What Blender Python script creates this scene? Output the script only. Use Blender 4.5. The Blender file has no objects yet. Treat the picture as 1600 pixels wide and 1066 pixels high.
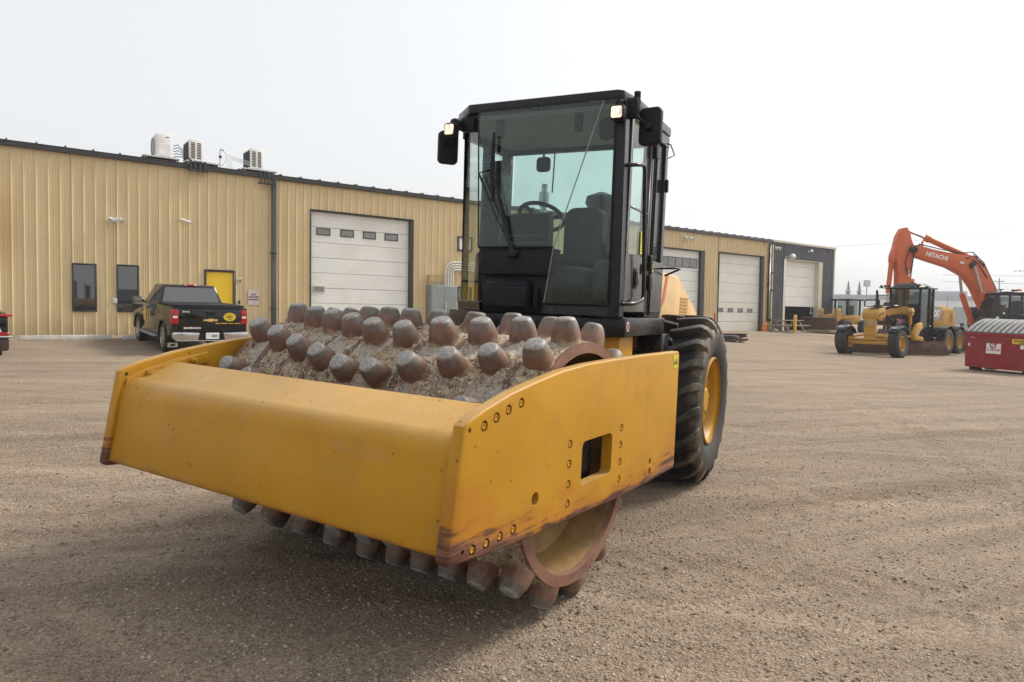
import bpy, bmesh, math, random
import numpy as np
from mathutils import Matrix, Vector, noise as mnoise

random.seed(7); RNG = np.random.default_rng(7)
SC = bpy.context.scene
COL = SC.collection
R = math.radians

# ------------------------------------------------------------------ camera
FPX, PITCH, ROLL, CAMH = 1090.3, R(2.344), R(.911), 1.461
cd = bpy.data.cameras.new('camera'); cam = bpy.data.objects.new('camera', cd); COL.objects.link(cam)
cd.sensor_width = 36; cd.lens = 36 * FPX / 1600; cd.clip_start = .05; cd.clip_end = 3000
_f = Vector((0, math.cos(PITCH), -math.sin(PITCH))); _u = Vector((0, math.sin(PITCH), math.cos(PITCH))); _r = Vector((1, 0, 0))
_cr, _sr = math.cos(ROLL), math.sin(ROLL)
_r2 = _cr * _r + _sr * _u; _u2 = -_sr * _r + _cr * _u
cam.matrix_world = Matrix(((_r2.x, _u2.x, -_f.x, 0), (_r2.y, _u2.y, -_f.y, 0), (_r2.z, _u2.z, -_f.z, CAMH), (0, 0, 0, 1)))
SC.camera = cam

# ------------------------------------------------------------------ sky, sun, exposure
SUN_DIR = Vector((.72, .42, .74)).normalized()          # towards the sun: right of the camera, a little behind the machine
elev = math.asin(SUN_DIR.z); azim = math.atan2(SUN_DIR.x, SUN_DIR.y)
w = bpy.data.worlds.new('World'); SC.world = w; w.use_nodes = True
nt = w.node_tree; nt.nodes.clear()
sky = nt.nodes.new('ShaderNodeTexSky'); sky.sky_type = 'NISHITA'; sky.sun_disc = False
sky.sun_elevation = elev; sky.sun_rotation = azim; sky.air_density = 1.2; sky.dust_density = 6; sky.ozone_density = 1
hs = nt.nodes.new('ShaderNodeHueSaturation'); hs.inputs['Saturation'].default_value = .22
b1 = nt.nodes.new('ShaderNodeBackground'); b1.inputs[1].default_value = .056
b2 = nt.nodes.new('ShaderNodeBackground'); b2.inputs[0].default_value = (.935, .955, .98, 1); b2.inputs[1].default_value = .575
ad = nt.nodes.new('ShaderNodeAddShader'); ow = nt.nodes.new('ShaderNodeOutputWorld')
nt.links.new(sky.outputs[0], hs.inputs['Color']); nt.links.new(hs.outputs[0], b1.inputs[0])
nt.links.new(b1.outputs[0], ad.inputs[0]); nt.links.new(b2.outputs[0], ad.inputs[1]); nt.links.new(ad.outputs[0], ow.inputs[0])
sl = bpy.data.lights.new('sun', 'SUN'); sl.energy = 2.9; sl.angle = R(15); sl.color = (1, .93, .82)
so = bpy.data.objects.new('sun', sl); COL.objects.link(so)
so.rotation_euler = (-SUN_DIR).to_track_quat('-Z', 'Y').to_euler(); so.location = (20, 5, 30)
vs = SC.view_settings; vs.view_transform = 'Standard'; vs.look = 'None'; vs.gamma = 1; vs.exposure = .30; vs.use_curve_mapping = False
SC.cycles.max_bounces = 8; SC.cycles.transparent_max_bounces = 16

# ------------------------------------------------------------------ mesh helpers
I4 = Matrix.Identity(4)

class MB:
    """collects simple shapes; build() links them as ONE mesh object"""
    def __init__(s): s.v = []; s.f = []
    def add(s, vs, fs, T=None):
        n = len(s.v)
        s.v += [tuple(T @ Vector(p)) if T is not None else tuple(p) for p in vs]
        s.f += [tuple(i + n for i in f) for f in fs]
        return s
    def box(s, x0, x1, y0, y1, z0, z1, T=None):
        return s.add([(x0,y0,z0),(x1,y0,z0),(x1,y1,z0),(x0,y1,z0),(x0,y0,z1),(x1,y0,z1),(x1,y1,z1),(x0,y1,z1)],
                     [(0,3,2,1),(4,5,6,7),(0,1,5,4),(1,2,6,5),(2,3,7,6),(3,0,4,7)], T)
    def hexa(s, lo, hi, T=None):      # lo, hi: 4 corners each (ccw)
        return s.add(list(lo) + list(hi), [(3,2,1,0),(4,5,6,7),(0,1,5,4),(1,2,6,5),(2,3,7,6),(3,0,4,7)], T)
    def prism(s, poly, ax, a, b, T=None):
        n = len(poly)
        def P(p, t): return {'y': (p[0], t, p[1]), 'x': (t, p[0], p[1]), 'z': (p[0], p[1], t)}[ax]
        vs = [P(p, a) for p in poly] + [P(p, b) for p in poly]
        fs = [tuple(range(n)), tuple(range(2*n-1, n-1, -1))] + [(i, (i+1) % n, (i+1) % n + n, i + n) for i in range(n)]
        return s.add(vs, fs, T)
    def tube(s, pts, r, n=8, cap=True, T=None):
        pts = [Vector(p) for p in pts]; m = len(pts); rs = r if isinstance(r, (list, tuple)) else [r] * m
        vs = []; up = None
        for i, p in enumerate(pts):
            t = (pts[min(i+1, m-1)] - pts[max(i-1, 0)]).normalized()
            if up is None:
                up = Vector((0,0,1)) if abs(t.z) < .9 else Vector((1,0,0))
            a = (up - t * up.dot(t)).normalized(); up = a; b = t.cross(a)
            for k in range(n):
                q = 2 * math.pi * (k + .5) / n
                vs.append(p + (a * math.cos(q) + b * math.sin(q)) * rs[i])
        fs = [(i*n+k, i*n+(k+1) % n, (i+1)*n+(k+1) % n, (i+1)*n+k) for i in range(m-1) for k in range(n)]
        if cap: fs += [tuple(range(n-1, -1, -1)), tuple(range((m-1)*n, m*n))]
        return s.add(vs, fs, T)
    def cyl(s, p0, p1, r0, r1=None, n=16, T=None): return s.tube([p0, p1], [r0, r0 if r1 is None else r1], n, True, T)
    def lathe(s, prof, c=(0,0,0), ax='y', n=32, closed=False, T=None, a0=0, a1=2*math.pi):
        full = abs(a1 - a0 - 2*math.pi) < 1e-6; m = len(prof); vs = []; N = n if full else n + 1
        for k in range(N):
            q = a0 + (a1 - a0) * k / n; cq, sq = math.cos(q), math.sin(q)
            for r, h in prof:
                vs.append({'y': (c[0]+r*cq, c[1]+h, c[2]+r*sq), 'x': (c[0]+h, c[1]+r*cq, c[2]+r*sq), 'z': (c[0]+r*cq, c[1]+r*sq, c[2]+h)}[ax])
        fs = []
        for k in range(n if full else n):
            k2 = (k+1) % N
            for j in range(m if closed else m-1):
                j2 = (j+1) % m
                fs.append((k*m+j, k*m+j2, k2*m+j2, k2*m+j))
        return s.add(vs, fs, T)
    def mesh(s, name, mat=None, bevel=0, seg=2, ang=35, sharp=38):
        me = bpy.data.meshes.new(name); me.from_pydata(s.v, [], s.f)
        bm = bmesh.new(); bm.from_mesh(me)
        bmesh.ops.remove_doubles(bm, verts=bm.verts, dist=1e-6)
        bmesh.ops.recalc_face_normals(bm, faces=bm.faces)
        if bevel:
            ed = [e for e in bm.edges if len(e.link_faces) == 2 and e.calc_face_angle(0) > R(ang)]
            bmesh.ops.bevel(bm, geom=ed, offset=bevel, segments=seg, affect='EDGES', profile=.5, clamp_overlap=True)
        bm.to_mesh(me); bm.free()
        me.polygons.foreach_set('use_smooth', [True] * len(me.polygons))
        me.set_sharp_from_angle(angle=R(sharp))
        if mat: me.materials.append(mat)
        me.update(); return me
    def build(s, name, mat, parent=None, bevel=0, seg=2, ang=35, sharp=38, **kw):
        o = bpy.data.objects.new(name, s.mesh(name, mat, bevel, seg, ang, sharp)); COL.objects.link(o)
        if parent: o.parent = parent
        for k, v in kw.items(): o[k] = v
        return o

def tag(o, label, cat, group=None, kind=None):
    if label: o['label'] = label
    if cat: o['category'] = cat
    if group: o['group'] = group
    if kind: o['kind'] = kind
    return o
def thing(name, label, cat, M=I4, group=None, scale=1):
    o = bpy.data.objects.new(name, None); COL.objects.link(o); o.empty_display_size = .1
    o.matrix_world = M @ Matrix.Scale(scale, 4) if scale != 1 else M
    return tag(o, label, cat, group)
def frame(o, th, rr=0):
    F = Vector((-math.sin(th), -math.cos(th), 0)); L = Vector((math.cos(th), -math.sin(th), 0)); U = Vector((0,0,1))
    L2 = L*math.cos(rr) - U*math.sin(rr); U2 = U*math.cos(rr) + L*math.sin(rr)
    return Matrix(((F.x, L2.x, U2.x, o[0]), (F.y, L2.y, U2.y, o[1]), (F.z, L2.z, U2.z, o[2]), (0,0,0,1)))
def inst(src, parent, M=None, name=None):
    c = src.copy(); COL.objects.link(c); c.parent = parent
    if M is not None: c.matrix_local = M
    return c
def copy_tree(o, parent=None, M=None):
    c = o.copy(); COL.objects.link(c); c.parent = parent
    if M is not None: c.matrix_local = M
    for ch in list(o.children): copy_tree(ch, c)
    return c
def rbox(mb, c, s, r, ax='x', n=4, T=None):
    """rounded-rectangle slab, rounded in the plane across ax"""
    i = 'xyz'.index(ax); o = [k for k in range(3) if k != i]
    poly = rrect(c[o[0]], c[o[1]], s[o[0]]/2, s[o[1]]/2, r, n)
    return mb.prism(poly, ax, c[i]-s[i]/2, c[i]+s[i]/2, T)
def rrect(cx, cy, hx, hy, r, n=4):
    p = []
    for (sx, sy, a) in ((1,1,0),(-1,1,90),(-1,-1,180),(1,-1,270)):
        for k in range(n+1):
            q = R(a + 90*k/n); p.append((cx+sx*(hx-r)+r*math.cos(q), cy+sy*(hy-r)+r*math.sin(q)))
    return p
def cut(obj, cutter):
    """exact boolean difference, baked into the mesh"""
    co = cutter.build('cutter_tmp', None)
    m = obj.modifiers.new('b', 'BOOLEAN'); m.operation = 'DIFFERENCE'; m.object = co; m.solver = 'EXACT'
    bpy.context.view_layer.update()
    me = bpy.data.meshes.new_from_object(obj.evaluated_get(bpy.context.evaluated_depsgraph_get()))
    obj.modifiers.clear(); obj.data = me; bpy.data.objects.remove(co)
    me.polygons.foreach_set('use_smooth', [True]*len(me.polygons)); me.set_sharp_from_angle(angle=R(35))
def lettering(txt, size, mat, parent, M, ext=.002, name='lettering', align='CENTER', sx=1, bold=0):
    cu = bpy.data.curves.new('t', 'FONT'); cu.body = txt; cu.size = size; cu.align_x = align; cu.align_y = 'CENTER'; cu.extrude = ext; cu.offset = bold; cu.resolution_u = 3
    t = bpy.data.objects.new('t', cu); COL.objects.link(t); bpy.context.view_layer.update()
    me = bpy.data.meshes.new_from_object(t.evaluated_get(bpy.context.evaluated_depsgraph_get()))
    bpy.data.objects.remove(t); me.materials.clear(); me.materials.append(mat)
    o = bpy.data.objects.new(name, me); COL.objects.link(o); o.parent = parent; o.matrix_local = M @ Matrix.Diagonal((sx,1,1,1))
    return o
def basis(o, x, y, z):
    return Matrix(((x[0],y[0],z[0],o[0]),(x[1],y[1],z[1],o[1]),(x[2],y[2],z[2],o[2]),(0,0,0,1)))

# ------------------------------------------------------------------ materials
class N:
    def __init__(s, name):
        s.m = bpy.data.materials.new(name); s.m.use_nodes = True; s.t = s.m.node_tree
        s.b = s.t.nodes['Principled BSDF']; s._c = None
    def n(s, typ, **kw):
        x = s.t.nodes.new('ShaderNode' + typ)
        for k, v in kw.items(): setattr(x, k, v)
        return x
    def l(s, a, b): s.t.links.new(a, b)
    def co(s):
        if s._c is None:
            tc = s.n('TexCoord'); oi = s.n('ObjectInfo'); mu = s.n('VectorMath', operation='MULTIPLY_ADD')
            cb = s.n('CombineXYZ')
            for i in range(3): s.l(oi.outputs['Random'], cb.inputs[i])
            s.l(cb.outputs[0], mu.inputs[0]); mu.inputs[1].default_value = (37, 91, 53); s.l(tc.outputs['Object'], mu.inputs[2])
            s._c = mu.outputs[0]; s._o = tc.outputs['Object']
        return s._c
    def obj(s): s.co(); return s._o
    def noise(s, scale, detail=4, rough=.55, vec=None, stretch=None, dist=0):
        v = vec or s.co()
        if stretch:
            mp = s.n('Mapping'); mp.inputs['Scale'].default_value = stretch; s.l(v, mp.inputs['Vector']); v = mp.outputs[0]
        x = s.n('TexNoise'); x.inputs['Scale'].default_value = scale; x.inputs['Detail'].default_value = detail
        x.inputs['Roughness'].default_value = rough; x.inputs['Distortion'].default_value = dist
        s.l(v, x.inputs['Vector']); return x.outputs['Fac']
    def ramp(s, fac, a, b):
        x = s.n('MapRange', interpolation_type='SMOOTHSTEP'); x.inputs['From Min'].default_value = a; x.inputs['From Max'].default_value = b
        s.l(fac, x.inputs['Value']); return x.outputs['Result']
    def math(s, op, a, b=None, clamp=False):
        x = s.n('Math', operation=op, use_clamp=clamp)
        for i, q in enumerate((a, b)):
            if q is None: continue
            if isinstance(q, (int, float)): x.inputs[i].default_value = q
            else: s.l(q, x.inputs[i])
        return x.outputs[0]
    def mix(s, fac, a, b, mode='MIX'):
        x = s.n('Mix', data_type='RGBA', blend_type=mode)
        for i, q in ((0, fac), (6, a), (7, b)):
            if isinstance(q, (int, float)): x.inputs[i].default_value = q
            elif isinstance(q, (tuple, list)): x.inputs[i].default_value = (*q[:3], 1)
            else: s.l(q, x.inputs[i])
        return x.outputs[2]
    def bump(s, h, strength=.3, dist=.01, prev=None):
        x = s.n('Bump'); x.inputs['Strength'].default_value = strength; x.inputs['Distance'].default_value = dist
        s.l(h, x.inputs['Height'])
        if prev: s.l(prev, x.inputs['Normal'])
        return x.outputs['Normal']
    def set(s, **kw):
        for k, v in kw.items():
            i = s.b.inputs[k.replace('_', ' ')]
            if isinstance(v, (int, float)): i.default_value = v
            elif isinstance(v, (tuple, list)): i.default_value = (*v[:3], 1)
            else: s.l(v, i)
        return s
    def xyz(s):
        x = s.n('SeparateXYZ'); s.l(s.obj(), x.inputs[0]); return x.outputs

def mul(c, k): return tuple(min(1, a*k) for a in c)
def basic(name, c, rough=.5, metal=0, var=.18, scale=6, bump=0, bscale=40, dirt=None, dirt_amt=.35, spec=.5, dscale=3, rv=.12):
    m = N(name)
    col = m.mix(m.ramp(m.noise(scale), .25, .75), mul(c, 1-var), mul(c, 1+var))
    if dirt: col = m.mix(m.math('MULTIPLY', m.ramp(m.noise(dscale, 6, .65), .42, .72), dirt_amt), col, dirt)
    ro = m.math('ADD', m.math('MULTIPLY', m.noise(scale*2.3, 3), rv*2), rough - rv)
    m.set(Base_Color=col, Roughness=ro, Metallic=metal, Specular_IOR_Level=spec)
    if bump: m.set(Normal=m.bump(m.noise(bscale, 4), bump, .01))
    return m.m
DUST = (.30, .24, .18); RUST = (.13, .045, .022)

def glass(name, tint, rough=.0, k=.9, f0=1.5, dust=.0):
    m = N(name); m.t.nodes.remove(m.b)
    tr = m.n('BsdfTransparent'); gl = m.n('BsdfGlossy'); gl.inputs['Roughness'].default_value = rough
    tr.inputs[0].default_value = (*tint, 1)
    fr = m.n('Fresnel'); fr.inputs['IOR'].default_value = f0
    mx = m.n('MixShader'); out = [x for x in m.t.nodes if x.type == 'OUTPUT_MATERIAL'][0]
    m.l(m.math('MULTIPLY', fr.outputs[0], k), mx.inputs[0]); m.l(tr.outputs[0], mx.inputs[1]); m.l(gl.outputs[0], mx.inputs[2])
    res = mx.outputs[0]
    if dust:
        df = m.n('BsdfDiffuse'); df.inputs[0].default_value = (.34, .33, .29, 1); m2 = m.n('MixShader')
        m.l(m.math('MULTIPLY', m.ramp(m.noise(2.2, 2, .5), .2, .9), dust), m2.inputs[0]); m.l(res, m2.inputs[1]); m.l(df.outputs[0], m2.inputs[2]); res = m2.outputs[0]
    m.l(res, out.inputs[0]); return m.m

YEL = (.455, .228, .016)
def yellow_paint(name, rust=False, base=YEL, beam=False):
    m = N(name)
    col = m.mix(m.ramp(m.noise(2.2, 5), .3, .7), mul(base, .93), mul(base, 1.07))
    # dusty pale film in patches; sky sheen painted pale on upward faces
    film = m.math('MULTIPLY', m.ramp(m.noise(4.5, 7, .65), .45, .8), .15)
    col = m.mix(film, col, (.42, .27, .12))
    geo = m.n('NewGeometry'); sp = m.n('SeparateXYZ'); m.l(geo.outputs['Normal'], sp.inputs[0])
    up = m.ramp(sp.outputs[2], .35, .95)
    col = m.mix(m.math('MULTIPLY', up, m.math('ADD', m.math('MULTIPLY', m.noise(3, 6), .5), .32)), col, (.43, .29, .135))
    # paint chips
    v = m.n('TexVoronoi'); v.inputs['Scale'].default_value = 14; m.l(m.co(), v.inputs['Vector'])
    chip = m.math('MULTIPLY', m.math('LESS_THAN', v.outputs['Distance'], .085), m.ramp(m.noise(1.7, 3), .44, .56))
    v2 = m.n('TexVoronoi'); v2.inputs['Scale'].default_value = 45; m.l(m.co(), v2.inputs['Vector'])
    chip2 = m.math('MULTIPLY', m.math('LESS_THAN', v2.outputs['Distance'], .12), m.ramp(m.noise(2.3, 3), .44, .58))
    col = m.mix(m.math('MULTIPLY', m.math('MAXIMUM', chip, chip2), .75), col, (.10, .05, .025))
    col = m.mix(m.math('MULTIPLY', m.ramp(m.noise(9, 8, .72), .48, .75), .22), col, (.27, .125, .02))
    col = m.mix(m.math('MULTIPLY', m.ramp(m.noise(1, 5, .65, stretch=(11, 11, 1.6)), .56, .75), .16), col, (.24, .11, .025))
    rough = m.math('ADD', m.math('MULTIPLY', m.noise(7, 5), .25), .30)
    if rust:
        X = m.xyz(); x, z = X[0], X[2]
        xp = m.math('MAXIMUM', x, 0); zb = m.math('ADD', m.math('MULTIPLY', m.math('MULTIPLY', xp, xp), .056), .507)
        d = m.math('SUBTRACT', z, zb)
        streak = m.noise(1, 6, .62, vec=m.obj(), stretch=(3.6, 3, 40)); blot = m.noise(3.4, 5, .6, vec=m.obj())
        fx = m.ramp(x, .55, 1.15); bx = m.ramp(m.math('MULTIPLY', x, -1), .82, 1.12)
        reach = m.math('ADD', .024, m.math('MULTIPLY', m.math('ADD', m.math('MAXIMUM', m.math('MULTIPLY', fx, .95), m.math('MULTIPLY', bx, 1.0)), m.ramp(blot, .35, .7)), .075))
        t = m.math('DIVIDE', d, reach)
        t = m.math('ADD', t, m.math('MULTIPLY', m.math('SUBTRACT', streak, .5), 3.2))
        edge = m.math('SUBTRACT', 1, m.ramp(t, .45, 1.15))
        stain = m.math('MULTIPLY', m.math('SUBTRACT', 1, m.ramp(t, .6, 3.0)), .75)
        col = m.mix(stain, col, (.40, .15, .02))
        rc = m.mix(m.ramp(streak, .35, .65), (.085, .038, .026), (.25, .115, .07))
        col = m.mix(edge, col, rc)
        far_in = m.math('MULTIPLY', m.math('MULTIPLY', m.math('LESS_THAN', X[1], -.9), m.math('SUBTRACT', 1, m.ramp(x, .15, .85))), m.ramp(m.noise(2.4, 6, .65, vec=m.obj()), .30, .62))
        col = m.mix(m.math('MULTIPLY', far_in, .8), col, (.20, .075, .018))
        rough = m.math('ADD', rough, m.math('MULTIPLY', edge, .3), True)
    if beam:
        X = m.xyz(); z = X[2]
        streak = m.noise(1, 5, .6, vec=m.obj(), stretch=(4, 9, 16))
        t = m.math('ADD', m.math('DIVIDE', m.math('SUBTRACT', z, .585), .03), m.math('MULTIPLY', m.math('SUBTRACT', streak, .5), 2.2))
        edge = m.math('SUBTRACT', 1, m.ramp(t, .3, 1.6))
        col = m.mix(m.math('MULTIPLY', edge, .7), col, (.22, .075, .02))
        rub = m.math('MULTIPLY', m.ramp(m.noise(1, 6, .7, vec=m.obj(), stretch=(2, 2.2, 7)), .56, .72), .34)
        col = m.mix(rub, col, (.46, .23, .13))
        sc = m.math('MULTIPLY', m.ramp(m.noise(1, 3, .6, vec=m.obj(), stretch=(9, 9, 70)), .67, .72), m.ramp(m.noise(2.1, 2), .54, .62))
        col = m.mix(m.math('MULTIPLY', sc, .6), col, (.14, .065, .02))
    m.set(Base_Color=col, Roughness=rough, Specular_IOR_Level=.2, Normal=m.bump(m.noise(160, 2), .05, .002))
    return m.m

MT = {}
MT['yellow'] = yellow_paint('yellow_paint')
MT['yellow_plate'] = yellow_paint('yellow_plate_paint', rust=True)
MT['yellow_beam'] = yellow_paint('yellow_beam_paint', beam=True)
MT['yellow_far'] = basic('machine_yellow', (.52, .265, .022), .5, 0, .15, 3, dirt=(.25, .17, .09), dirt_amt=.6)
MT['cream'] = basic('faded_yellow', (.60, .38, .14), .5, 0, .1, 4, dirt=DUST, dirt_amt=.3)
MT['black'] = basic('black_paint', (.007, .007, .010), .28, 0, .3, 5, dirt=(.045, .042, .044), dirt_amt=.14, spec=.32)
MT['black_matte'] = basic('black_plastic', (.007, .0075, .011), .5, 0, .25, 8, .15, 300, dirt=(.04, .039, .042), dirt_amt=.14, spec=.22)
MT['black_gloss'] = basic('black_gloss', (.045, .042, .040), .2, 0, .2, 4, dirt=(.22, .20, .18), dirt_amt=.5, rv=.05, spec=.7)  # dusty film made heavier; its grey stands for reflected sky
MT['car_black'] = basic('car_black', (.006, .006, .007), .08, 0, .1, 4, rv=.03)
MT['rubber'] = None
MT['dark'] = basic('dark_void', (.012, .012, .012), .8, 0, .2)
MT['steel'] = basic('steel', (.40, .40, .40), .38, .9, .15, 9)
MT['chrome'] = basic('chrome', (.55, .54, .53), .2, .9, .08, 5, rv=.05)
MT['galv'] = basic('galvanised', (.62, .63, .62), .45, .25, .12, 12)
MT['white'] = basic('white_paint', (.74, .74, .71), .45, 0, .06, 3, dirt=(.5, .44, .34), dirt_amt=.2)
MT['red'] = basic('dumpster_red', (.26, .012, .020), .42, 0, .16, 2, dirt=(.22, .10, .09), dirt_amt=.25)
MT['lamp_red'] = basic('tail_light_red', (.42, .01, .015), .15, 0, .1, 8)
MT['orange'] = basic('excavator_orange', (.62, .125, .034), .5, 0, .14, 3, dirt=(.22, .07, .04), dirt_amt=.5)
MT['orange_cone'] = basic('orange_plastic', (.75, .20, .02), .4)
MT['grey'] = basic('grey_enamel', (.24, .27, .27), .42, 0, .08, 3)
MT['concrete'] = basic('concrete', (.44, .41, .36), .85, 0, .18, 6, .4, 60)
MT['wood'] = basic('weathered_wood', (.36, .29, .21), .8, 0, .25, 7, .3, 60)
MT['rusty'] = basic('rusty_steel', (.10, .05, .035), .75, 0, .4, 6, .3, 60)
MT['decal_yellow'] = basic('decal_yellow', (.72, .50, .02), .4, 0, .05)
MT['decal_gold'] = basic('decal_gold', (.75, .46, .07), .4, 0, .05)
MT['print_red'] = basic('print_red', (.50, .03, .05), .5, 0, .05)
MT['faded_red'] = basic('faded_red', (.50, .13, .10), .5, 0, .1)
MT['print_blue'] = basic('print_blue', (.03, .06, .25), .5, 0, .05)
MT['print_black'] = basic('print_black', (.02, .015, .02), .5, 0, .05)
MT['print_white'] = basic('print_white', (.78, .76, .73), .5, 0, .04)
MT['sign_pink'] = basic('faded_sign', (.66, .54, .52), .5, 0, .05)
MT['warn_yellow'] = basic('warning_yellow', (.68, .62, .05), .5, 0, .05)
MT['door_yellow'] = basic('door_yellow', (.86, .56, .015), .42, 0, .04, 2)
MT['door_white'] = basic('door_white', (.80, .80, .77), .45, 0, .03, 1.2, dirt=(.55, .45, .27), dirt_amt=.22, dscale=.9)
MT['door_cream'] = basic('door_cream', (.74, .73, .66), .45, 0, .03, 1.2, dirt=(.55, .45, .27), dirt_amt=.2, dscale=.9)
MT['trim_dark'] = basic('trim_dark', (.025, .024, .024), .4, 0, .15)
MT['roof_dark'] = basic('roof_metal', (.035, .038, .045), .35, .2, .1)
MT['glass_cab'] = glass('cab_glass', (.84, .925, .91), 0, .7, 1.5, .045)
MT['glass_side'] = glass('side_glass', (.93, .965, .955), 0, .22, 1.5, .06)
MT['glass_far'] = glass('far_glass', (.62, .67, .67), .02, .6, 1.5, .04)
def win_mat():
    m = N('window_glass'); m.set(Base_Color=(.02, .022, .024), Roughness=.03, IOR=2.3); return m.m
MT['window'] = win_mat()
MT['pane_grey'] = basic('translucent_pane', (.23, .24, .24), .25, 0, .1)
def beige():
    m = N('beige_cladding'); c = (.665, .525, .305)
    col = m.mix(m.ramp(m.noise(.7, 4), .3, .7), mul(c, .95), mul(c, 1.05))
    streak = m.ramp(m.noise(1, 5, .6, vec=m.obj(), stretch=(7, 1, .35)), .5, .8)
    col = m.mix(m.math('MULTIPLY', streak, .10), col, (.44, .31, .15))
    X = m.xyz()
    lo = m.math('SUBTRACT', 1, m.ramp(m.math('ADD', X[2], m.math('MULTIPLY', m.noise(2, 4), .8)), .35, 1.1))
    col = m.mix(m.math('MULTIPLY', lo, .35), col, (.30, .23, .15))
    rs = m.math('MULTIPLY', m.math('SUBTRACT', 1, m.ramp(X[0], -19.0, -18.2)), m.math('MULTIPLY', m.ramp(X[2], 1.4, 3.0), m.math('SUBTRACT', 1, m.ramp(X[2], 3.4, 5.2))))
    col = m.mix(m.math('MULTIPLY', rs, .38), col, (.50, .20, .03))
    m.set(Base_Color=col, Roughness=.5, Specular_IOR_Level=.25); return m.m
MT['beige'] = beige()
MT['beige_trim'] = basic('beige_trim', (.50, .40, .24), .45, 0, .06, 2)
MT['slate'] = basic('slate_cladding', (.055, .058, .075), .4, 0, .12, 1.5, dirt=(.16, .15, .14), dirt_amt=.25)
MT['pale_trim'] = basic('pale_trim', (.58, .55, .45), .5, 0, .06, 2)
MT['seat'] = basic('seat_fabric', (.065, .07, .072), .85, 0, .25, 9, .3, 200)
MT['headliner'] = basic('headliner', (.30, .31, .31), .9, 0, .08)
MT['pine'] = basic('spruce_needles', (.045, .07, .05), .8, 0, .4, 3)
MT['bark'] = basic('bark', (.10, .075, .055), .9, 0, .3, 8)
MT['leaf'] = basic('leaf', (.05, .075, .03), .6, 0, .4, 3)
def rubber():
    m = N('tyre_rubber'); c = (.013, .013, .014)
    dust = m.ramp(m.noise(3.5, 7, .68), .42, .70)
    X = m.xyz(); rad = m.math('SQRT', m.math('ADD', m.math('MULTIPLY', X[0], X[0]), m.math('MULTIPLY', X[2], X[2])))
    ay = m.math('ABSOLUTE', X[1])
    shoulder = m.math('MULTIPLY', m.ramp(ay, .19, .25), m.math('MULTIPLY', m.ramp(rad, .54, .62), m.math('SUBTRACT', 1, m.ramp(rad, .70, .74))))
    dust = m.math('MULTIPLY', dust, m.math('ADD', .10, m.math('MULTIPLY', shoulder, .75)))
    col = m.mix(dust, c, (.26, .195, .13))
    top = m.math('MULTIPLY', m.ramp(rad, .712, .738), m.math('ADD', .04, m.math('MULTIPLY', m.ramp(m.noise(20, 6, .65), .35, .7), .20))); col = m.mix(top, col, (.16, .15, .14))
    fine = m.ramp(m.noise(36, 5, .6), .45, .75); col = m.mix(m.math('MULTIPLY', fine, .08), col, (.15, .13, .115))
    m.set(Base_Color=col, Roughness=.68, Normal=m.bump(m.noise(60, 4), .25, .005)); return m.m
MT['rubber'] = rubber()
def pad_mat():
    m = N('pad_steel'); X = m.xyz(); z = X[2]
    brown = m.mix(m.ramp(m.noise(14, 6, .65), .3, .7), (.135, .068, .043), (.235, .130, .088))
    grey = m.mix(m.ramp(m.noise(70, 6, .65), .35, .7), (.19, .185, .178), (.37, .355, .335))
    dark = m.mix(m.ramp(m.noise(30, 5, .6), .3, .7), (.105, .080, .066), (.185, .148, .124))
    t = m.math('ADD', z, m.math('MULTIPLY', m.math('SUBTRACT', m.noise(11, 6, .6), .5), .10))
    col = m.mix(m.ramp(t, .055, .105), brown, dark)
    col = m.mix(m.ramp(m.math('ADD', z, m.math('MULTIPLY', m.math('SUBTRACT', m.noise(45, 5, .6), .5), .018)), .1175, .1235), col, grey)
    mud = m.math('SUBTRACT', 1, m.ramp(m.math('ADD', z, m.math('MULTIPLY', m.math('SUBTRACT', m.noise(18, 6, .6), .5), .10)), .0, .028))
    col = m.mix(mud, col, (.38, .275, .175))
    rust = m.math('MULTIPLY', m.ramp(m.noise(7, 4), .6, .70), .5); col = m.mix(rust, col, (.27, .095, .05))
    scr = m.math('MULTIPLY', m.ramp(m.noise(1, 4, .6, stretch=(60, 60, 9)), .58, .70), .22); col = m.mix(scr, col, (.30, .26, .235))
    bp = m.bump(m.noise(60, 6, .65), .30, .004)
    m.set(Base_Color=col, Roughness=m.math('ADD', m.math('MULTIPLY', m.noise(40, 4), .3), .42), Metallic=.1, Normal=bp); return m.m
MT['pad'] = pad_mat()
def mud_mat():
    m = N('caked_mud'); o = m.obj()
    a = m.noise(14, 8, .70, vec=o); b = m.noise(52, 7, .72, vec=o); c = m.noise(5, 6, .6, vec=o); d_ = m.noise(38, 6, .72, vec=o, dist=.8)
    col = m.mix(m.ramp(a, .42, .58), (.60, .455, .295), (.38, .265, .155))
    col = m.mix(m.math('MULTIPLY', m.ramp(b, .52, .57), .9), col, (.74, .66, .54))
    col = m.mix(m.math('MULTIPLY', m.ramp(d_, .47, .41), .92), col, (.085, .048, .030))
    col = m.mix(m.math('MULTIPLY', m.math('MULTIPLY', m.ramp(c, .50, .56), m.ramp(b, .42, .50)), .8), col, (.56, .52, .47))
    at = m.n('Attribute'); at.attribute_name = 'bare'
    steel = m.mix(m.ramp(m.noise(12, 5, vec=o), .35, .7), (.15, .075, .05), (.26, .16, .115))
    col = m.mix(m.math('MULTIPLY', m.ramp(at.outputs['Fac'], .35, .6), m.ramp(b, .62, .50)), col, steel)
    m.set(Base_Color=col, Roughness=.88, Normal=m.bump(d_, 1.0, .03, m.bump(m.noise(110, 5, .6, vec=o), .8, .008))); return m.m
MT['mud'] = mud_mat()
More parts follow.
